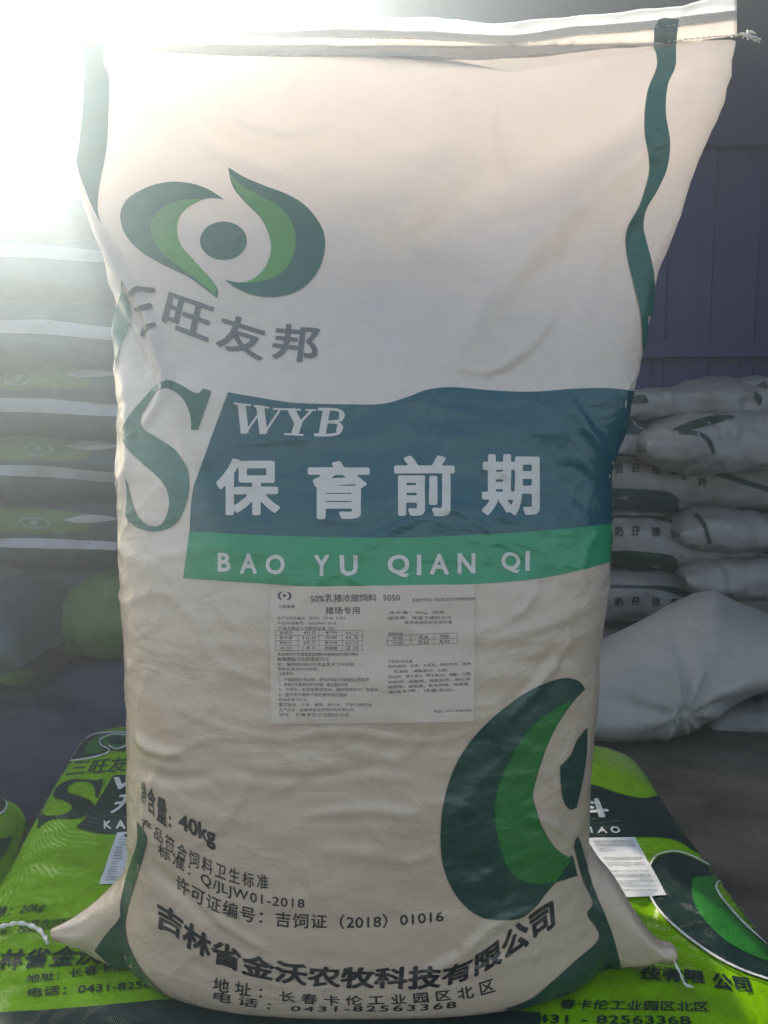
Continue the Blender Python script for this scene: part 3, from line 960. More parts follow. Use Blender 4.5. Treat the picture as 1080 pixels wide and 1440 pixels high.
# --- lower eye emblem
drape('large_emblem', [s_(c7([(523, 105), (505, 82), (465, 72), (410, 85), (340, 120), (270, 170), (200, 235), (145, 310), (110, 390), (90, 480), (85, 570), (95, 650), (125, 720), (165, 770), (215, 800), (270, 808), (330, 800), (375, 765), (405, 725), (435, 692)]),
                          c7([(435, 692), (500, 672)]), c7([(500, 672), (485, 612), (475, 620)]),
                          c7([(475, 620), (430, 585), (392, 520), (372, 460), (365, 425), (378, 370), (400, 300), (430, 230), (475, 160), (523, 105)])),
                       s_(c7([(530, 222), (500, 260), (478, 308), (447, 340)]), c7([(447, 340), (450, 395), (456, 440), (475, 470), (497, 465)]), c7([(497, 465), (515, 390), (528, 300), (530, 222)]))], BB, DGREEN, sack, ROFF)
drape('large_emblem_highlight', [s_(c7([(484, 138), (430, 165), (380, 203), (330, 260), (285, 340), (255, 420), (250, 490), (262, 570), (285, 640), (320, 680), (370, 696), (432, 690)]), c7([(432, 690), (462, 650), (483, 614), (474, 618)]),
                                    c7([(474, 618), (428, 583), (390, 520), (370, 460), (363, 425), (376, 370), (398, 300), (428, 230), (468, 164), (484, 138)]))], BB, LEAF, sack, 0.0011)

# --- lower text
tx = [text_box('净', 199, 1098, 206, 1130, bold=0.02), text_quad('含', (208, 1104), (219, 1110), (219, 1150), (208, 1140), bold=0.02), text_quad('量', (221, 1118), (235, 1126), (235, 1163), (221, 1153), bold=0.02),
      text_quad(':', (238, 1146), (241, 1148), (241, 1164), (238, 1162), bold=0.03),
      text_quad('40kg', (251, 1142), (303, 1164), (304, 1197), (252, 1171), bold=0.035)]
drape('net_weight_lettering', tx, BB, BLACK, sack, ROFF, cell=7)
sm = [text_path('产品符合饲料卫生标准', c6([(88, 248), (140, 290), (185, 328), (230, 358), (275, 380), (322, 400), (370, 416), (420, 427), (470, 433)]), c6([(86, 212), (140, 248), (190, 283), (232, 310), (277, 332), (322, 352), (370, 370), (420, 382), (470, 390)]), bold=0.008, space=1.15),
      text_path('标准：Q/JLJW01-2018', c6([(135, 335), (160, 350), (200, 378), (260, 418), (320, 447), (380, 470), (440, 484), (500, 492), (580, 497)]), c6([(135, 290), (160, 305), (208, 335), (262, 372), (322, 402), (385, 425), (440, 440), (500, 450), (580, 457)]), bold=0.01, space=1.1),
      text_path('许可证编号：吉饲证（2018）01016', c6([(188, 430), (225, 458), (290, 495), (350, 517), (400, 530), (440, 538), (540, 550), (640, 552), (760, 553), (870, 546), (1002, 533)]), c6([(192, 385), (235, 412), (297, 448), (350, 468), (400, 482), (440, 490), (540, 502), (640, 507), (760, 509), (870, 503), (1000, 492)]), bold=0.01, space=1.05)]
drape('small_lettering', sm, BB, BLACK, sack, ROFF)
base = [*c6([(124, 548), (185, 572), (215, 605), (262, 632), (300, 655), (355, 674), (400, 694), (455, 707), (530, 720), (620, 729), (730, 733), (840, 734), (950, 736)]), (649, 1380), (691, 1362), (728, 1340), (765, 1314), (781, 1302)]
topp = [*c6([(136, 463), (192, 502), (225, 525), (270, 560), (312, 580), (358, 603), (402, 622), (460, 640), (530, 651), (620, 665), (730, 668), (840, 668), (935, 664)]), (636, 1356), (682, 1333), (716, 1305), (757, 1274), (777, 1263)]
_s = text_path('吉林省金沃农牧科技有限公司', base, topp, bold=0.034)
drape_each('company_character', by_char((*_s, glyphs('吉林省金沃农牧科技有限公司', bold=0.034)[0][:, 0]), 13), BB, BLACK, sack, ROFF)
adr = [text_path('地址：长春卡伦工业园区北区', [*c6([(300, 740), (400, 757), (500, 770), (600, 781), (700, 784), (830, 782), (930, 777), (1040, 767)]), (668, 1402), (697, 1394)], [*c6([(304, 698), (400, 714), (500, 738), (600, 749), (700, 754), (830, 752), (930, 745), (1040, 733)]), (664, 1383), (693, 1374)], bold=0.012, space=1.3),
       text_path('电话：0431-82563368', c6([(300, 770), (400, 787), (500, 799), (600, 804), (900, 803), (1040, 793)]), c6([(308, 740), (400, 758), (500, 778), (600, 784), (900, 778), (1040, 768)]), bold=0.012, space=1.25)]
drape('address_lettering', adr, BB, BLACK, sack, ROFF)

# --- paper label
lab = drape('paper_label', [poly([(380, 826), (475, 824), (570, 823), (667, 821.5), (667, 920), (666, 1014), (570, 1016), (475, 1017), (381, 1017), (380, 920)])], BB, PAPER, sack, 0.0012)
def c5(x, y): return (370 + x / 3.484, 810 + y / 3.484)
def lt(s, x0, y0, x1, y1, b=0.0, dy=0): return text_quad(s, c5(x0, y0), c5(x1, y0 + dy), c5(x1, y1 + dy), c5(x0, y1), bold=b)
L_ = [lt('50%乳猪浓缩饲料  5050', 232, 90, 670, 128, 0.012, -4), lt('猪场专用', 306, 150, 474, 188, 0.012), lt('三旺友邦', 78, 142, 157, 158, 0.02),
      lt('本品执行标准：内含禁止在反刍动物饲料使用', 730, 108, 1036, 125, 0, -6), lt('生产许可证编号：吉饲证（2018）01016', 72, 197, 405, 215, 0), lt('产品标准编号：Q/JLJW01-2018', 72, 222, 357, 240, 0),
      lt('产品主要成分分析保证值（%）', 75, 246, 350, 264, 0), lt('净含量：40kg  袋装', 615, 172, 888, 190, 0, -4), lt('保质期：常温下储存45天', 612, 198, 925, 214, 0, -4), lt('推荐使用阶段及添加量', 692, 220, 925, 236, 0, -3),
      lt('使用说明：', 612, 274, 690, 290, 0), lt('本品适用于乳猪保育前期阶段配制全价饲料使用', 72, 373, 466, 390, 0), lt('按推荐配方比例混合均匀', 72, 396, 322, 414, 0), lt('如：每吨加500公斤本品其余玉米豆粕', 72, 422, 445, 440, 0), lt('粉碎后混合均匀使用。', 72, 446, 272, 462, 0), lt('注意事项：', 78, 468, 152, 486, 0),
      lt('1、严禁饲喂反刍动物，饲料开袋后尽快用完以防变质', 78, 497, 520, 516, 0), lt('2、配制时不得添加其他药物，请勿直接饲喂', 78, 522, 415, 540, 0), lt('3、开袋后，如发现霉变结块，请勿饲喂并与厂家联系', 78, 546, 565, 564, 0), lt('4、请存放于通风干燥处避免阳光直射', 78, 571, 412, 589, 0),
      lt('贮存条件及方法：', 78, 596, 222, 613, 0), lt('置于阴凉、干燥、通风、避光处，严禁日晒雨淋', 78, 621, 532, 638, 0), lt('生产企业：吉林省金沃农牧科技有限公司', 78, 645, 445, 662, 0), lt('地址：长春卡伦工业园区北区', 78, 668, 425, 686, 0),
      lt('产品成分及来源：', 612, 410, 735, 427, 0), lt('原料组成：玉米，大豆粕，膨化大豆，鱼粉', 612, 436, 1015, 452, 0, -16), lt('乳清粉，磷酸氢钙，石粉', 640, 460, 900, 476, 0, -8), lt('添加剂：维生素A，维生素D3，烟酸，泛酸', 612, 486, 1015, 502, 0, -16), lt('硫酸铜，硫酸锌，硫酸亚铁，碘化钾', 612, 512, 1012, 528, 0, -16), lt('赖氨酸，蛋氨酸，氯化胆碱，植酸酶', 612, 536, 1005, 552, 0, -16), lt('香味剂等，适量添加。', 612, 558, 935, 574, 0, -10),
      lt('电话：0431-82563368', 836, 655, 1018, 670, 0, -8)]
def ln(x0, y0, x1, y1, w=0.45):
    return stroke([c5(x0, y0), c5(x1, y1)], w, caps=False)
for y in (264, 290, 316, 340, 364): L_.append(ln(62, y, 488, y))
for x_ in (62, 174, 275, 388, 488): L_.append(ln(x_, 264, x_, 364))
for y in (290, 315, 340): L_.append(ln(608, y, 950, y - 12))
for x_ in (608, 724, 836, 950): L_.append(ln(x_, 290 - (x_ - 608) * 0.035, x_, 340 - (x_ - 608) * 0.035))
for r, row in enumerate((('粗蛋白', '40.0', '钙', '0.6-1.4'), ('粗纤维', '10.0', '总磷', '0.5'), ('粗灰分', '20.0', '氯化钠', '0.3-1.5'), ('水分', '14.0', '赖氨酸', '2.0'))):
    for c, s in enumerate(row):
        x0 = (82, 196, 302, 405)[c]; L_.append(lt(s, x0, 269 + 25 * r, x0 + 62, 284 + 25 * r))
for r, row in enumerate((('阶段', '玉米', '浓缩料'), ('比例', '50', '50'))):
    for c, s in enumerate(row):
        x0 = (636, 760, 862)[c]; L_.append(lt(s, x0, 294 + 25 * r - 4 * c, x0 + (50 if len(s) > 1 else 30), 310 + 25 * r - 4 * c))
a0 = c5(107, 97)
for k in (-1, 1):
    L_.append(poly([(a0[0] + k * (3 + 7 * math.sin(t * math.pi / 12)), a0[1] + 6 * math.cos(t * math.pi / 12)) for t in range(13)] + [(a0[0] + k * (3 + 3.5 * math.sin(t * math.pi / 12)), a0[1] - 4.4 * math.cos(t * math.pi / 12)) for t in range(13)][1:-1]))
L_.append(poly([(a0[0] + 2.6 * math.cos(t * math.pi / 8), a0[1] + 2.2 * math.sin(t * math.pi / 8)) for t in range(16)]))
if lab: drape('label_lettering', L_, BB, PINK, lab, 0.0015, cell=14)

# ------------------------------------------------------------------ the flat green sack underneath
def flat_sack_mesh(Lp, Rp, zL, thick, seed, nu=150, nv=170):
    """Lp/Rp: measured edge points far -> near, zL: heights at those stations"""
    Lp, Rp = np.array(cr(Lp, n=6)), np.array(cr(Rp, n=6))
    V = []
    for j in range(nv):
        v = j / (nv - 1)
        def smp(C):
            k = v * (len(C) - 1); i = min(int(k), len(C) - 2); t = k - i
            return C[i] * (1 - t) + C[i + 1] * t
        l, r = smp(Lp), smp(Rp)
        zc = float(np.interp(v, [a for a, b in zL], [b for a, b in zL]))
        ed = max(0.0, 1 - abs(2 * v - 1) ** 14)
        A, B = onz(l[0], l[1], zc), onz(r[0], r[1], zc)
        for i in range(nu):
            u = i / (nu - 1)
            e = (max(0.0, 1 - abs(2 * u - 1) ** 9) * ed) ** 0.5
            p = A.lerp(B, u)
            wob = 0.006 * fbm((p.x + seed, p.y, 0), 4, 7) + 0.003 * fbm((p.x + seed, p.y, 4), 3, 22)
            V.append((p.x, p.y, zc - thick * 0.5 * (1 - e) + wob * e))
    base = len(V)
    for j in range(nv):
        for i in range(nu):
            x, y, z = V[j * nu + i]
            v, u = j / (nv - 1), i / (nu - 1)
            zc = float(np.interp(v, [a for a, b in zL], [b for a, b in zL]))
            ed = max(0.0, 1 - abs(2 * v - 1) ** 14)
            e = (max(0.0, 1 - abs(2 * u - 1) ** 9) * ed) ** 0.5
            V.append((x, y, max(FLOOR + 0.004, zc - thick * 0.5 - thick * 0.5 * e)))
    Fc = []
    for j in range(nv - 1):
        for i in range(nu - 1):
            a = j * nu + i
            Fc.append((a, a + nu, a + nu + 1, a + 1))
            Fc.append((base + a, base + a + 1, base + a + nu + 1, base + a + nu))
    for i in range(nu - 1):
        Fc.append((i, i + 1, base + i + 1, base + i)); a = (nv - 1) * nu + i
        Fc.append((a + 1, a, base + a, base + a + 1))
    for j in range(nv - 1):
        a = j * nu; Fc.append((a + nu, a, base + a, base + a + nu))
        a += nu - 1; Fc.append((a, a + nu, base + a + nu, base + a))
    return V, Fc

gs = empty('flat_sack', (0, 0.8, FLOOR), 'lime green 20kg feed sack lying flat under the standing white sack', 'sack', 'lime green sacks on the ground')
GL = [(118, 1000), (90, 1042), (62, 1085), (30, 1140), (5, 1185), (-40, 1250), (-110, 1330), (-200, 1440), (-300, 1600)]
GR = [(896, 1030), (925, 1072), (950, 1110), (985, 1155), (1012, 1190), (1048, 1235), (1090, 1290), (1170, 1400), (1280, 1560)]
GZ = [(0, 0.03), (0.15, 0.035), (0.35, 0.015), (0.5, -0.002), (1, -0.004)]
gV, gF = flat_sack_mesh(GL, GR, GZ, 0.12, 3.0)
mesh_obj('sack_body', gV, gF, BAGGREEN, gs)
GB = bvh_of([(gV, gF)])
GO = 0.0012
# left part of the print
def outl(pts, wd=3.2): return stroke(pts, wd, n=5)
drape('emblem', [s_(c9([(270, 445), (300, 400), (345, 362), (420, 350), (500, 348), (560, 352)]), c9([(560, 352), (600, 400), (520, 412)]), c9([(520, 412), (450, 420), (410, 415), (350, 438), (270, 450)]))], GB, FDARK, gs, GO, jump=0.08)
drape('emblem_highlight', [s_(c9([(318, 428), (330, 390), (370, 365), (420, 358)]), c9([(420, 358), (380, 378), (372, 398), (395, 412)]), c9([(395, 412), (360, 428), (318, 428)])),
                           poly([(c9([(438 + 52 * math.cos(t * math.pi / 16), 382 + 24 * math.sin(t * math.pi / 16))])[0]) for t in range(32)])], GB, FGREEN, gs, 0.0016)
drape('emblem_outline', [outl(c9([(268, 455), (300, 398), (345, 360), (410, 350), (490, 350)]), 2), outl(c9([(268, 455), (340, 445), (400, 428), (408, 412), (380, 398), (378, 376), (410, 360), (440, 356), (490, 362)]), 2), outl(c9([(410, 400), (440, 412), (480, 395), (495, 375), (480, 358)]), 2)], GB, FWHITE, gs, 0.0022)
pts = [c9([(440 + 36 * math.cos(t * math.pi / 10), 380 + 17 * math.sin(t * math.pi / 10))])[0] for t in range(20)]
drape('emblem_pupil', [poly(pts)], GB, FDARK, gs, 0.0022)
drape('brand_lettering', [text_quad('三旺友邦', (106, 1070), (210, 1062), (205, 1083), (92, 1092), bold=0.012)], GB, FDARK, gs, GO)
drape('initial_letter', [s_(c9([(388, 520), (370, 590), (358, 590)]), c9([(358, 590), (352, 552), (330, 535), (290, 533), (262, 545), (252, 562), (265, 578), (310, 590), (345, 610), (352, 635), (325, 660), (280, 672), (220, 672), (180, 680), (140, 710)]), c9([(140, 710), (150, 650), (158, 650)]), c9([(158, 650), (175, 660), (225, 658), (260, 645), (268, 625), (240, 605), (208, 595), (202, 575), (225, 545), (270, 525), (320, 525), (360, 528), (388, 520)]))], GB, FDARK, gs, GO)
drape('dark_band', [s_(c9([(425, 510), (520, 505)]), [(195, 1090), (400, 1082), (600, 1082), (822, 1102)], cr6([(150, 80), (220, 95), (330, 132), (450, 155), (560, 133), (640, 140)]), cr6([(640, 140), (690, 205), (780, 300), (880, 460)]),
                        cr6([(880, 460), (790, 455), (700, 420), (640, 380), (560, 356), (400, 352), (170, 360)]), [(827, 1180), (600, 1185), (400, 1185), (195, 1175)], c9([(520, 725), (380, 728), (285, 705)]), c9([(285, 705), (345, 640), (425, 510)]))], GB, FDARK, gs, GO, jump=0.08)
drape('wyb_lettering', [text_quad('WYB', (160, 1095), (285, 1093), (280, 1110), (163, 1112), bold=0.02, shear=0.3)], GB, FWHITE, gs, 0.0026)
drape_each('product_character', [text_quad('开', (168, 1120), (201, 1116), (196, 1140), (154, 1146), bold=0.03), text_quad('口', (330, 1118), (400, 1118), (400, 1145), (325, 1145), bold=0.03), text_quad('饮', (600, 1120), (680, 1120), (690, 1148), (600, 1148), bold=0.03), text_quad('料', (796, 1123), (848, 1125), (860, 1151), (792, 1152), bold=0.03)], GB, FWHITE, gs, 0.0026)
drape('pinyin_lettering', [text_box('K', 146, 1156, 157, 1167, bold=0.03), text_box('A', 163, 1155, 177, 1167, bold=0.03), text_box('I', 184, 1155, 187, 1167), text_box('KOU', 330, 1155, 420, 1168, bold=0.03), text_box('L', 780, 1162, 800, 1173, bold=0.03), text_quad('I', (828, 1164), (831, 1164), (834, 1173), (831, 1173)), text_quad('A', (842, 1164), (850, 1164), (854, 1173), (840, 1173), bold=0.03), text_quad('O', (857, 1164), (870, 1164), (873, 1173), (859, 1173), bold=0.03)], GB, FWHITE, gs, 0.0026)
pl = drape('paper_label', [poly([*c9([(440, 725), (530, 722)]), *c9([(530, 922), (372, 922)])])], GB, FPAPER, gs, 0.0026)
pr = drape('paper_label', [poly([(815, 1181), *cr6([(170, 362), (405, 356)]), *cr6([(565, 652), (350, 664)]), (830, 1266)])], GB, FPAPER, gs, 0.0026)
rows = []
for k in range(17):
    y = 745 + k * 10.2
    x0 = 443 - k * 3.4
    rows.append(stroke(c9([(x0 + 6, y), (x0 + random.uniform(28, 75), y)]), 0.6, caps=False))
lg = [poly([c9([(480 + 14 * math.cos(t * math.pi / 8), 738 + 6 * math.sin(t * math.pi / 8))])[0] for t in range(16)])]
if pl: drape('label_lettering', rows + lg, GB, FDARK, pl, 0.0032)
rows = []
for k, (y, b) in enumerate([(374, 1), (381, 1), (392, 1), (400, 1), (414, 0), (425, 0), (462, 1), (470, 1), (490, 1), (500, 1), (530, 1), (548, 1), (556, 1), (580, 1), (592, 0), (604, 1), (626, 1)]):
    x0 = 185 + (y - 362) * 0.6; x1 = 390 + (y - 362) * 0.5
    s = ''.join(random.choice('饲料产品标准生产许可证编号') for _ in range(26 if b else 9))
    rows.append(text_quad(s, *cr6([(x0, y), (x1 if b else x0 + 70, y - 1), (x1 if b else x0 + 70, y + 5), (x0, y + 6)])))
if pr: drape('label_lettering', rows, GB, FDARK, pr, 0.0032, cell=14)
# lower print
drape('small_lettering', [text_quad('净含量：20kg', (-45, 1282), (66, 1268), (62, 1284), (-48, 1298), bold=0.008, shear=0.25),
                          text_quad('本产品符合饲料卫生标准', (0, 1298), (160, 1287), (158, 1297), (-4, 1308), bold=0.01), text_quad('产品标准：Q/JLJW01-2018', (-40, 1312), (110, 1298), (108, 1306), (-42, 1322), bold=0.01)], GB, FDARK, gs, GO)
drape('company_lettering', [text_quad('吉林省金沃农牧科技', (-30, 1338), (290, 1322), (288, 1349), (-44, 1368), bold=0.03), text_quad('技有限', (900, 1358), (990, 1366), (992, 1385), (900, 1378), bold=0.035), text_quad('公司', (1000, 1368), (1052, 1376), (1058, 1397), (1003, 1392), bold=0.035)], GB, FDARK, gs, GO)
drape('address_lettering', [text_quad('地址：长春卡伦', (38, 1372), (178, 1352), (178, 1366), (36, 1384), bold=0.015), text_quad('电话：0431-82563368', (40, 1390), (262, 1374), (262, 1388), (38, 1404), bold=0.015),
                            text_quad('春卡伦工业园区北区', (790, 1406), (996, 1410), (998, 1424), (785, 1420), bold=0.015), text_quad('0431 - 82563368', (740, 1428), (970, 1430), (972, 1442), (738, 1440), bold=0.01)], GB, FDARK, gs, GO)
big = [cr6([(485, 500), (520, 455), (600, 433), (680, 452), (790, 505), (880, 545), (965, 615), (1060, 680), (1200, 760)]), cr6([(1200, 760), (1500, 900), (1500, 1200)]), cr6([(1500, 1200), (1250, 1130), (1080, 1080), (940, 1030), (800, 955), (680, 870), (570, 775), (510, 700), (482, 640), (480, 560), (485, 500)])]
drape('large_emblem', [s_(*big)], GB, FDARK, gs, GO, jump=0.08)
drape('large_emblem_highlight', [s_(cr6([(690, 600), (700, 565), (760, 553), (850, 553), (900, 560), (960, 600), (1010, 640), (1120, 720)]), cr6([(1120, 720), (1300, 1040)]), cr6([(1300, 1040), (1080, 985), (950, 930), (860, 875), (780, 800), (710, 700), (690, 600)]))], GB, FGREEN, gs, 0.0018, jump=0.08)
drape('large_emblem_leaf', [s_(cr6([(815, 610), (835, 585), (880, 578), (960, 610), (1060, 690)]), cr6([(1060, 690), (1300, 760)]), cr6([(1300, 760), (1350, 1040)]), cr6([(1350, 1040), (1080, 905), (960, 800), (870, 700), (815, 610)]))], GB, BAGGREEN, gs, 0.0024, jump=0.08)
drape('large_emblem_pupil', [s_(cr6([(972, 700), (1000, 690), (1070, 702), (1200, 760)]), cr6([(1200, 760), (1300, 860)]), cr6([(1300, 860), (1080, 850), (1010, 775), (972, 700)]))], GB, FDARK, gs, 0.0030, jump=0.08)
drape('large_emblem_outline', [outl(cr6([(483, 500), (520, 452), (600, 432), (680, 450), (790, 505), (880, 545), (965, 612)]), 2.2), outl(cr6([(480, 655), (510, 705), (570, 780), (680, 872), (800, 957), (940, 1032), (1080, 1082), (1250, 1130)]), 3),
                               outl(cr6([(968, 612), (920, 585), (870, 573), (825, 583), (812, 610), (830, 650), (870, 705), (960, 805), (1080, 910), (1200, 1000)]), 2.6), outl(cr6([(1075, 700), (1010, 690), (972, 700), (980, 740), (1015, 785), (1090, 860)]), 2.2)], GB, FWHITE, gs, 0.0036)
drape('base_band', [poly([(-300, 1437), (0, 1426), (80, 1421), (225, 1408), (400, 1405), (700, 1422), (760, 1426), (760, 1640), (-300, 1640)])], GB, FDARK, gs, 0.0018, cell=20, jump=0.1)
# string of the green sack at the left
mesh_obj('tie_string', *tube(None, [onz(-20, 1307, 0.006), onz(0, 1303, 0.008), onz(14, 1300, 0.009), onz(27, 1298, 0.010), onz(42, 1301, 0.009), onz(55, 1307, 0.009), onz(64, 1318, 0.008), onz(68, 1326, 0.007)], 0.0022, None, twist=0.8, n=10), THREAD, sack)

# second green sack, at the far left edge
gs2 = empty('flat_sack', (-0.7, 1.0, FLOOR), 'lime green feed sack cut off by the left edge beside the first flat one', 'sack', 'lime green sacks on the ground')
V2_, F2_ = flat_sack_mesh([(-420, 1090), (-520, 1180), (-700, 1330), (-900, 1500)], [(38, 1118), (30, 1128), (4, 1200), (-60, 1300), (-200, 1500)][:4], [(0, 0.0), (1, -0.02)], 0.10, 9.0, 80, 80)
mesh_obj('sack_body', V2_, F2_, BAGGREEN, gs2)
B2_ = bvh_of([(V2_, F2_)])
drape('emblem', [poly([(4 * math.cos(t * math.pi / 12) * 4 - 8, 1132 + 15 * math.sin(t * math.pi / 12)) for t in range(24)])], B2_, FDARK, gs2, GO)
drape('emblem_outline', [outl([(-20, 1114), (2, 1118), (9, 1130), (2, 1144), (-20, 1150)], 2.4)], B2_, FWHITE, gs2, 0.002)
drape('dark_band', [poly([(-80, 1182), (0, 1180), (18, 1176), (8, 1200), (-4, 1215), (-80, 1220)])], B2_, FDARK, gs2, GO)

# ------------------------------------------------------------------ stacked sacks behind
def pillow(c, L, D, H, rz=0.0, ry=0.0, seed=0, nu=72, nv=56, wr=1.0, sag=0.0, ex=(0.5, 0.62)):
    V = []
    M = Matrix.Rotation(rz, 3, 'Z') @ Matrix.Rotation(ry, 3, 'Y')
    for i in range(nu):
        s = -1 + 2 * i / (nu - 1)
        e = max(0.0, 1 - abs(s) ** 5.0) ** 0.5
        hh = H / 2 * max(0.05, e)
        hd = D / 2 * (0.90 + 0.10 * e)
        for k in range(nv):
            t = 2 * math.pi * k / nv
            ct, st = math.cos(t), math.sin(t)
            y = hd * math.copysign(abs(ct) ** ex[0], ct)
            z = hh * math.copysign(abs(st) ** ex[1], st) - sag * s * s
            p = Vector((s * L / 2 + 0.012 * fbm((seed, y * 3, z * 3), 2), y, z))
            q = p * 1.0
            f = wr * 3.0 * crumple((q.x + seed, q.y, q.z), 0.8) + 0.022 * fbm((q.x * 1.2 + seed * 7.1, q.y * 1.4, q.z * 3), 4, 4.0) + wr * 0.008 * fbm((q.x * 2.5 + seed * 3.3, q.y * 2, q.z * 0.8), 4, 12.0)
            nrm = Vector((0.15 * s, ct, st * 0.9)).normalized()
            p = p + nrm * f * (0.25 + 0.75 * e)
            V.append(tuple(Vector(c) + M @ p))
    Fc = []
    for i in range(nu - 1):
        for k in range(nv):
            Fc.append((i * nv + k, (i + 1) * nv + k, (i + 1) * nv + (k + 1) % nv, i * nv + (k + 1) % nv))
    Fc.append(tuple(range(nv))[::-1]) ; Fc.append(tuple((nu - 1) * nv + k for k in range(nv)))
    return V, Fc

def stack_sack(label, cat, group, c, L, D, H, mat, prints=(), **k):
    o = empty('stacked_sack', (c[0], c[1], c[2] - H / 2), label, cat, group)
    V, Fc = pillow(c, L, D, H, **k)
    mesh_obj('sack_body', V, Fc, mat, o)
    bv = bvh_of([(V, Fc)])
    for nm, shapes, m, off in prints:
        drape(nm, shapes, bv, m, o, off, cell=8, jump=0.07)
    return o

# left pile: rows measured as (strip y at x=0, strip y at x=165, half height of strip)
ylev = [153, 238, 322, 416, 518, 616, 712, 800]
strips = [(200, 207, 6), (270, 280, 7), (352, 364, 8), (458, 471, 9), (568, 578, 9), (660, 672, 7), (762, 768, 6), None]
LY = 1.5
nm_left = ['top sack of the dark pile at left, under the bright opening', 'second sack from the top of the left pile, pale strip along it', 'third sack from the top of the left pile', 'sack in the left pile just above the one with the upper green eye print',
           'sack with the uppermost green eye print in the left pile', 'sack with the second green eye print in the left pile', 'sack with the third green eye print in the left pile', 'sack lying at the foot of the left pile']
for i in range(8):
    y0, y1 = (ylev[i], ylev[i + 1]) if i < 7 else (800, 905)
    zt_, zb = at(0, y0, LY).z, at(0, y1, LY).z
    H = (zt_ - zb) * 1.06
    xc = at(-30 + (i * 37) % 50, 0, LY).x
    pr_ = []
    def stripq(a, b, h, x0=-60, x1=230):
        return poly([(x0, a - h), (60, a - h + 1), (165, b - h), (x1, b - h + 2), (x1, b + h), (165, b + h - 1), (60, a + h + 3), (x0, a + h)])
    if strips[i]: pr_.append(('white_strip', [stripq(*strips[i])], STRIPW, 0.002))
    if i in (4, 5, 6):
        yc = {4: 533, 5: 634, 6: 736}[i]; xe = {4: 28, 5: 55, 6: 50}[i]
        pr_.append(('green_panel', [s_([(-60, yc - 17), (60, yc - 20), (125, yc - 12)], [(125, yc - 12), (122, yc + 12), (60, yc + 14), (-60, yc + 16)], [(-60, yc + 16), (-60, yc - 17)])], STACKL, 0.002))
        pr_ += [('eye_print', [stroke([(xe + (15 + i) * math.cos(t * math.pi / 8), yc + (13 - i) * math.sin(t * math.pi / 8 + 0.3 * (i - 5))) for t in range(16)], 2.5, close=True)], EYEINK, 0.005), ('eye_pupil', [poly([(xe + 6 * math.cos(t * math.pi / 6), yc + 4 * math.sin(t * math.pi / 6)) for t in range(12)])], EYEINK, 0.005)]
        pr_.append(('side_flash', [s_([(90, yc - 4), (125, yc - 11), (170, yc - 6)], [(170, yc - 6), (150, yc - 2), (110, yc)], [(110, yc), (90, yc - 4)])], STACKW, 0.004))
    if i in (1, 2, 3):
        yc = (y0 + y1) / 2 + 20
        pr_.append(('green_panel', [s_([(-60, yc - 12), (60, yc - 12), (110, yc - 6)], [(110, yc - 6), (60, yc + 12), (-60, yc + 14)], [(-60, yc + 14), (-60, yc - 12)])], STACKB, 0.002))
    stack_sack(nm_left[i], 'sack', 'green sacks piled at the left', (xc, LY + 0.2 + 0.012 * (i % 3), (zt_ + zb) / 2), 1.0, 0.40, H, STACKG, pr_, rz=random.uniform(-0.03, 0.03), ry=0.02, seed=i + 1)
# bulging lower sacks in front of the pile
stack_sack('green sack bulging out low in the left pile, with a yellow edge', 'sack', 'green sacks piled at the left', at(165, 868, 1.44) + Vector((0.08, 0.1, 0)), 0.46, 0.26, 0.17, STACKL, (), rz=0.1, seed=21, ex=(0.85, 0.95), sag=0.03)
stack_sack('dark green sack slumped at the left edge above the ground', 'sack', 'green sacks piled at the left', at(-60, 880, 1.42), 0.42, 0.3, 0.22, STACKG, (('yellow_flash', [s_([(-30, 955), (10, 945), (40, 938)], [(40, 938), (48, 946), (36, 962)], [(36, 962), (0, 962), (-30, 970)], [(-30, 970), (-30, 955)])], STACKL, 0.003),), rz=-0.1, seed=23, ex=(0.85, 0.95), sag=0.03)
# navy tarp over the pallet they lie on
V, Fc = [], []
nx, ny = 90, 40
for j in range(ny):
    t = j / (ny - 1)
    for i in range(nx):
        x = -1.35 + 1.45 * i / (nx - 1)
        if t < 0.4: y, z = 1.33 + 0.07 * t / 0.4, FLOOR + (0.13 - FLOOR) * (t / 0.4)
        else: y, z = 1.40 + 0.7 * (t - 0.4) / 0.6, 0.13
        f = 0.035 * fbm((x, y, z * 2), 4, 4) 
        V.append((x, y - f * (t < 0.5), max(FLOOR + 0.002, z + f * (t > 0.3) * 0.7)))
for j in range(ny - 1):
    for i in range(nx - 1):
        a = j * nx + i
        Fc.append((a, a + 1, a + nx + 1, a + nx))
tag(mesh_obj('tarpaulin', V, Fc, TARP), 'crumpled navy tarpaulin covering the pallet under the left pile', 'tarpaulin')

# right pile of white sacks; the print runs along their fronts
RY = 2.05
G_ = 'white printed sacks piled at the right'
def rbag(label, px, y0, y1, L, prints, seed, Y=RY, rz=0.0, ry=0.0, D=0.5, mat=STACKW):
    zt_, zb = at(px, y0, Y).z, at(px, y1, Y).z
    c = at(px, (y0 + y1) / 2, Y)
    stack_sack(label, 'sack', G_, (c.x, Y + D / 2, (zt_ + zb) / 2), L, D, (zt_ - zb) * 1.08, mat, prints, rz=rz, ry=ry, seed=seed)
def chars(s, xs, ys, w, h, b=0.035):
    return [text_box(c, x, y, x + w, y + h, bold=b) for c, x, y in zip(s, xs, ys)]
rbag('plain lilac white sack on top of the right pile', 975, 543, 592, 0.56, [('dark_corner', [s_([(882, 560), (905, 556), (912, 566)], [(912, 566), (890, 568), (882, 560)])], STACKD, 0.002), ('dark_corner', [s_([(1062, 550), (1072, 560), (1068, 572)], [(1068, 572), (1060, 560), (1062, 550)])], STACKD, 0.002)], 31, D=0.4)
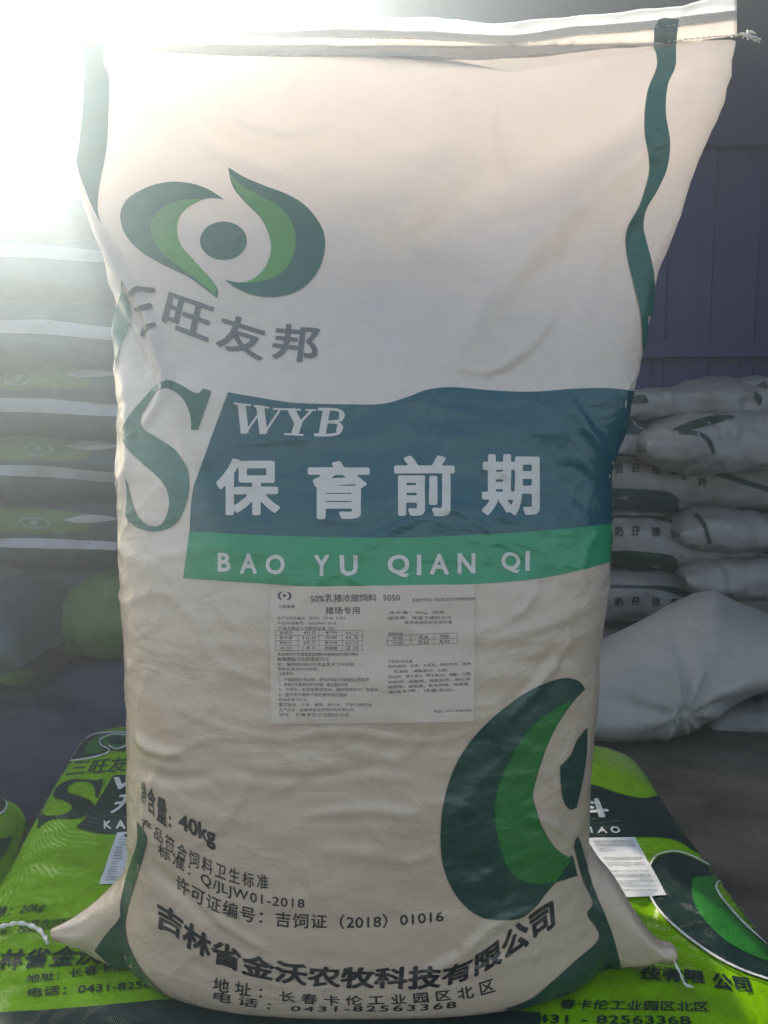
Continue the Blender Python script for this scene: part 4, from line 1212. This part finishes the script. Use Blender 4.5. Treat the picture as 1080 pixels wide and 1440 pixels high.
rbag('sack with a green flash at the top right corner of the pile', 1120, 528, 570, 0.4, [('green_flash', [s_([(1044, 552), (1065, 541), (1076, 536)], [(1076, 536), (1078, 546), (1060, 555)], [(1060, 555), (1044, 552)])], STACKD, 0.002)], 32, Y=2.2)
rbag('white sack with the blue corner patch, second layer of the right pile', 915, 585, 648, 0.42, [('blue_patch', [s_([(860, 584), (905, 588), (932, 602)], [(932, 602), (933, 616)], [(933, 616), (905, 612), (860, 610)], [(860, 610), (860, 584)])], STACKB, 0.002), ('blue_strip', [s_([(862, 640), (920, 644)], [(920, 644), (962, 646)], [(962, 646), (960, 632), (922, 630)], [(922, 630), (920, 642)], [(920, 642), (862, 636)])], STACKB, 0.002)], 33, Y=2.02)
rbag('glossy white sack with leaf print and dark curved stripe at the right', 1060, 582, 662, 0.52, [('leaf_print', [s_([(945, 605), (975, 592), (1010, 584), (1035, 586)], [(1035, 586), (1000, 598), (965, 606), (945, 605)])], STACKD, 0.002), ('curved_stripe', [stroke([(955, 608), (980, 610), (995, 618), (1004, 638)], 6, caps=False, n=5)], STACKD, 0.002)], 34, Y=1.93, ry=-0.06)
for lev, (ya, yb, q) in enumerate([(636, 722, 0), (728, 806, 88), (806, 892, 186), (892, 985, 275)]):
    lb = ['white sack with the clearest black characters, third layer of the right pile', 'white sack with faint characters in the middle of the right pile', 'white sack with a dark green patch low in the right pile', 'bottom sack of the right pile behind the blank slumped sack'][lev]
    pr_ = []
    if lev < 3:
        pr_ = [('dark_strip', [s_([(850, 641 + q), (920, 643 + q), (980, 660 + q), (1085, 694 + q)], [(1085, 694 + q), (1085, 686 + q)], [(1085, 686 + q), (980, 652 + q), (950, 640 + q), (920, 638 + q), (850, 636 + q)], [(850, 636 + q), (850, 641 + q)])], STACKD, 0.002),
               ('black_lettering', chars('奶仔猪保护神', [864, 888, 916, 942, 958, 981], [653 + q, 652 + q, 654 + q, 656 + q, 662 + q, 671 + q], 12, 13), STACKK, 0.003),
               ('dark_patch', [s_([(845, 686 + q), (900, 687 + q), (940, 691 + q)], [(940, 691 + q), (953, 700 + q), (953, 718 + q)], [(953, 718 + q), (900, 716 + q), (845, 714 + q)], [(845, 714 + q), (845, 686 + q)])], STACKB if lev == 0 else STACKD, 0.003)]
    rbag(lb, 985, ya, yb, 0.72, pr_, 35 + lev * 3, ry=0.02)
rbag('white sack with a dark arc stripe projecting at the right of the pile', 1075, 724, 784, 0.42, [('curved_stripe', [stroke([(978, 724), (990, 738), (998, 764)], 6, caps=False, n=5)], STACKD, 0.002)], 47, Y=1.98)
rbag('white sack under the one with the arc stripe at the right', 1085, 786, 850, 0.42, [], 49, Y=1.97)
# blank slumped sack on the floor, and one further right behind it
bl = empty('slumped_sack', (0.78, 1.75, FLOOR), 'blank silvery white sack slumped on the floor before the right pile', 'sack')
def slump():
    """measured crest and foot lines, given real width"""
    xs = np.linspace(800, 1250, 120)
    top = np.interp(xs, [800, 835, 870, 900, 940, 975, 1005, 1040, 1080, 1150, 1250], [925, 906, 888, 872, 850, 834, 830, 848, 862, 880, 930])
    ft = np.interp(xs, [800, 835, 870, 910, 950, 975, 1000, 1025, 1050, 1080, 1150, 1250], [1036, 1040, 1043, 1043, 1036, 1028, 1012, 996, 982, 972, 960, 950])
    nv = 64
    V = []
    for i, x_ in enumerate(xs):
        tp, fp = top[i], ft[i]
        k = np.interp(x_, [800, 835, 1000, 1100, 1250], [0.5, 0.85, 1, 1, 0.1])
        for j in range(nv):
            a = 2 * math.pi * j / nv
            c_, s__ = math.cos(a), math.sin(a)
            ym = (tp + fp) / 2 + (fp - tp) / 2 * -math.copysign(abs(s__) ** 0.85, s__)
            yd = 1.78 - 0.14 * k * math.copysign(abs(c_) ** 0.75, c_) + 0.10 * s__
            p = at(x_, ym, yd)
            f = 0.010 * fbm((p.x * 1.5, p.y, p.z * 1.5), 4, 5)
            # folds radiating from the pinch
            dx, dz = x_ - 962, ym - 1005
            r_ = math.hypot(dx, dz); th = math.atan2(dz, dx)
            f += 0.010 * math.exp(-((r_ - 50) / 60) ** 2) * math.sin(th * 9 + 2.0 * fbm((r_ * 0.01, th, 0), 2)) * (1 if c_ > 0 else 0)
            p.y -= f
            p.z = max(p.z, FLOOR + 0.002)
            V.append(tuple(p))
    Fc = []
    for i in range(len(xs) - 1):
        for j in range(nv):
            Fc.append((i * nv + j, (i + 1) * nv + j, (i + 1) * nv + (j + 1) % nv, i * nv + (j + 1) % nv))
    Fc.append(tuple(range(nv))[::-1]); Fc.append(tuple((len(xs) - 1) * nv + k for k in range(nv)))
    return V, Fc
V, Fc = slump()
mesh_obj('sack_body', V, Fc, SILVER, bl)
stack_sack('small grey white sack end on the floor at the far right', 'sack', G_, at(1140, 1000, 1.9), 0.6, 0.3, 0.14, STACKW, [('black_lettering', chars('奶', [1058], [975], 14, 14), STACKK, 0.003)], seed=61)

# ------------------------------------------------------------------ haze volume added to stand in for lens glare
def haze():
    V, Fc = box(-4.6, 4.6, -3.1, 5.6, FLOOR - 1.0, WALL_TOP + 0.15)
    m = bpy.data.materials.new('glare_haze')
    m.use_nodes = True
    t = m.node_tree
    t.nodes.clear()
    v = t.nodes.new('ShaderNodeVolumePrincipled')
    v.inputs['Color'].default_value = (0.66, 0.84, 1.0, 1)
    v.inputs['Density'].default_value = 0.17
    v.inputs['Anisotropy'].default_value = 0.76
    o = t.nodes.new('ShaderNodeOutputMaterial')
    t.links.new(v.outputs[0], o.inputs['Volume'])
    tag(mesh_obj('haze', V, Fc, m, smooth=False), kind='stuff')
haze()
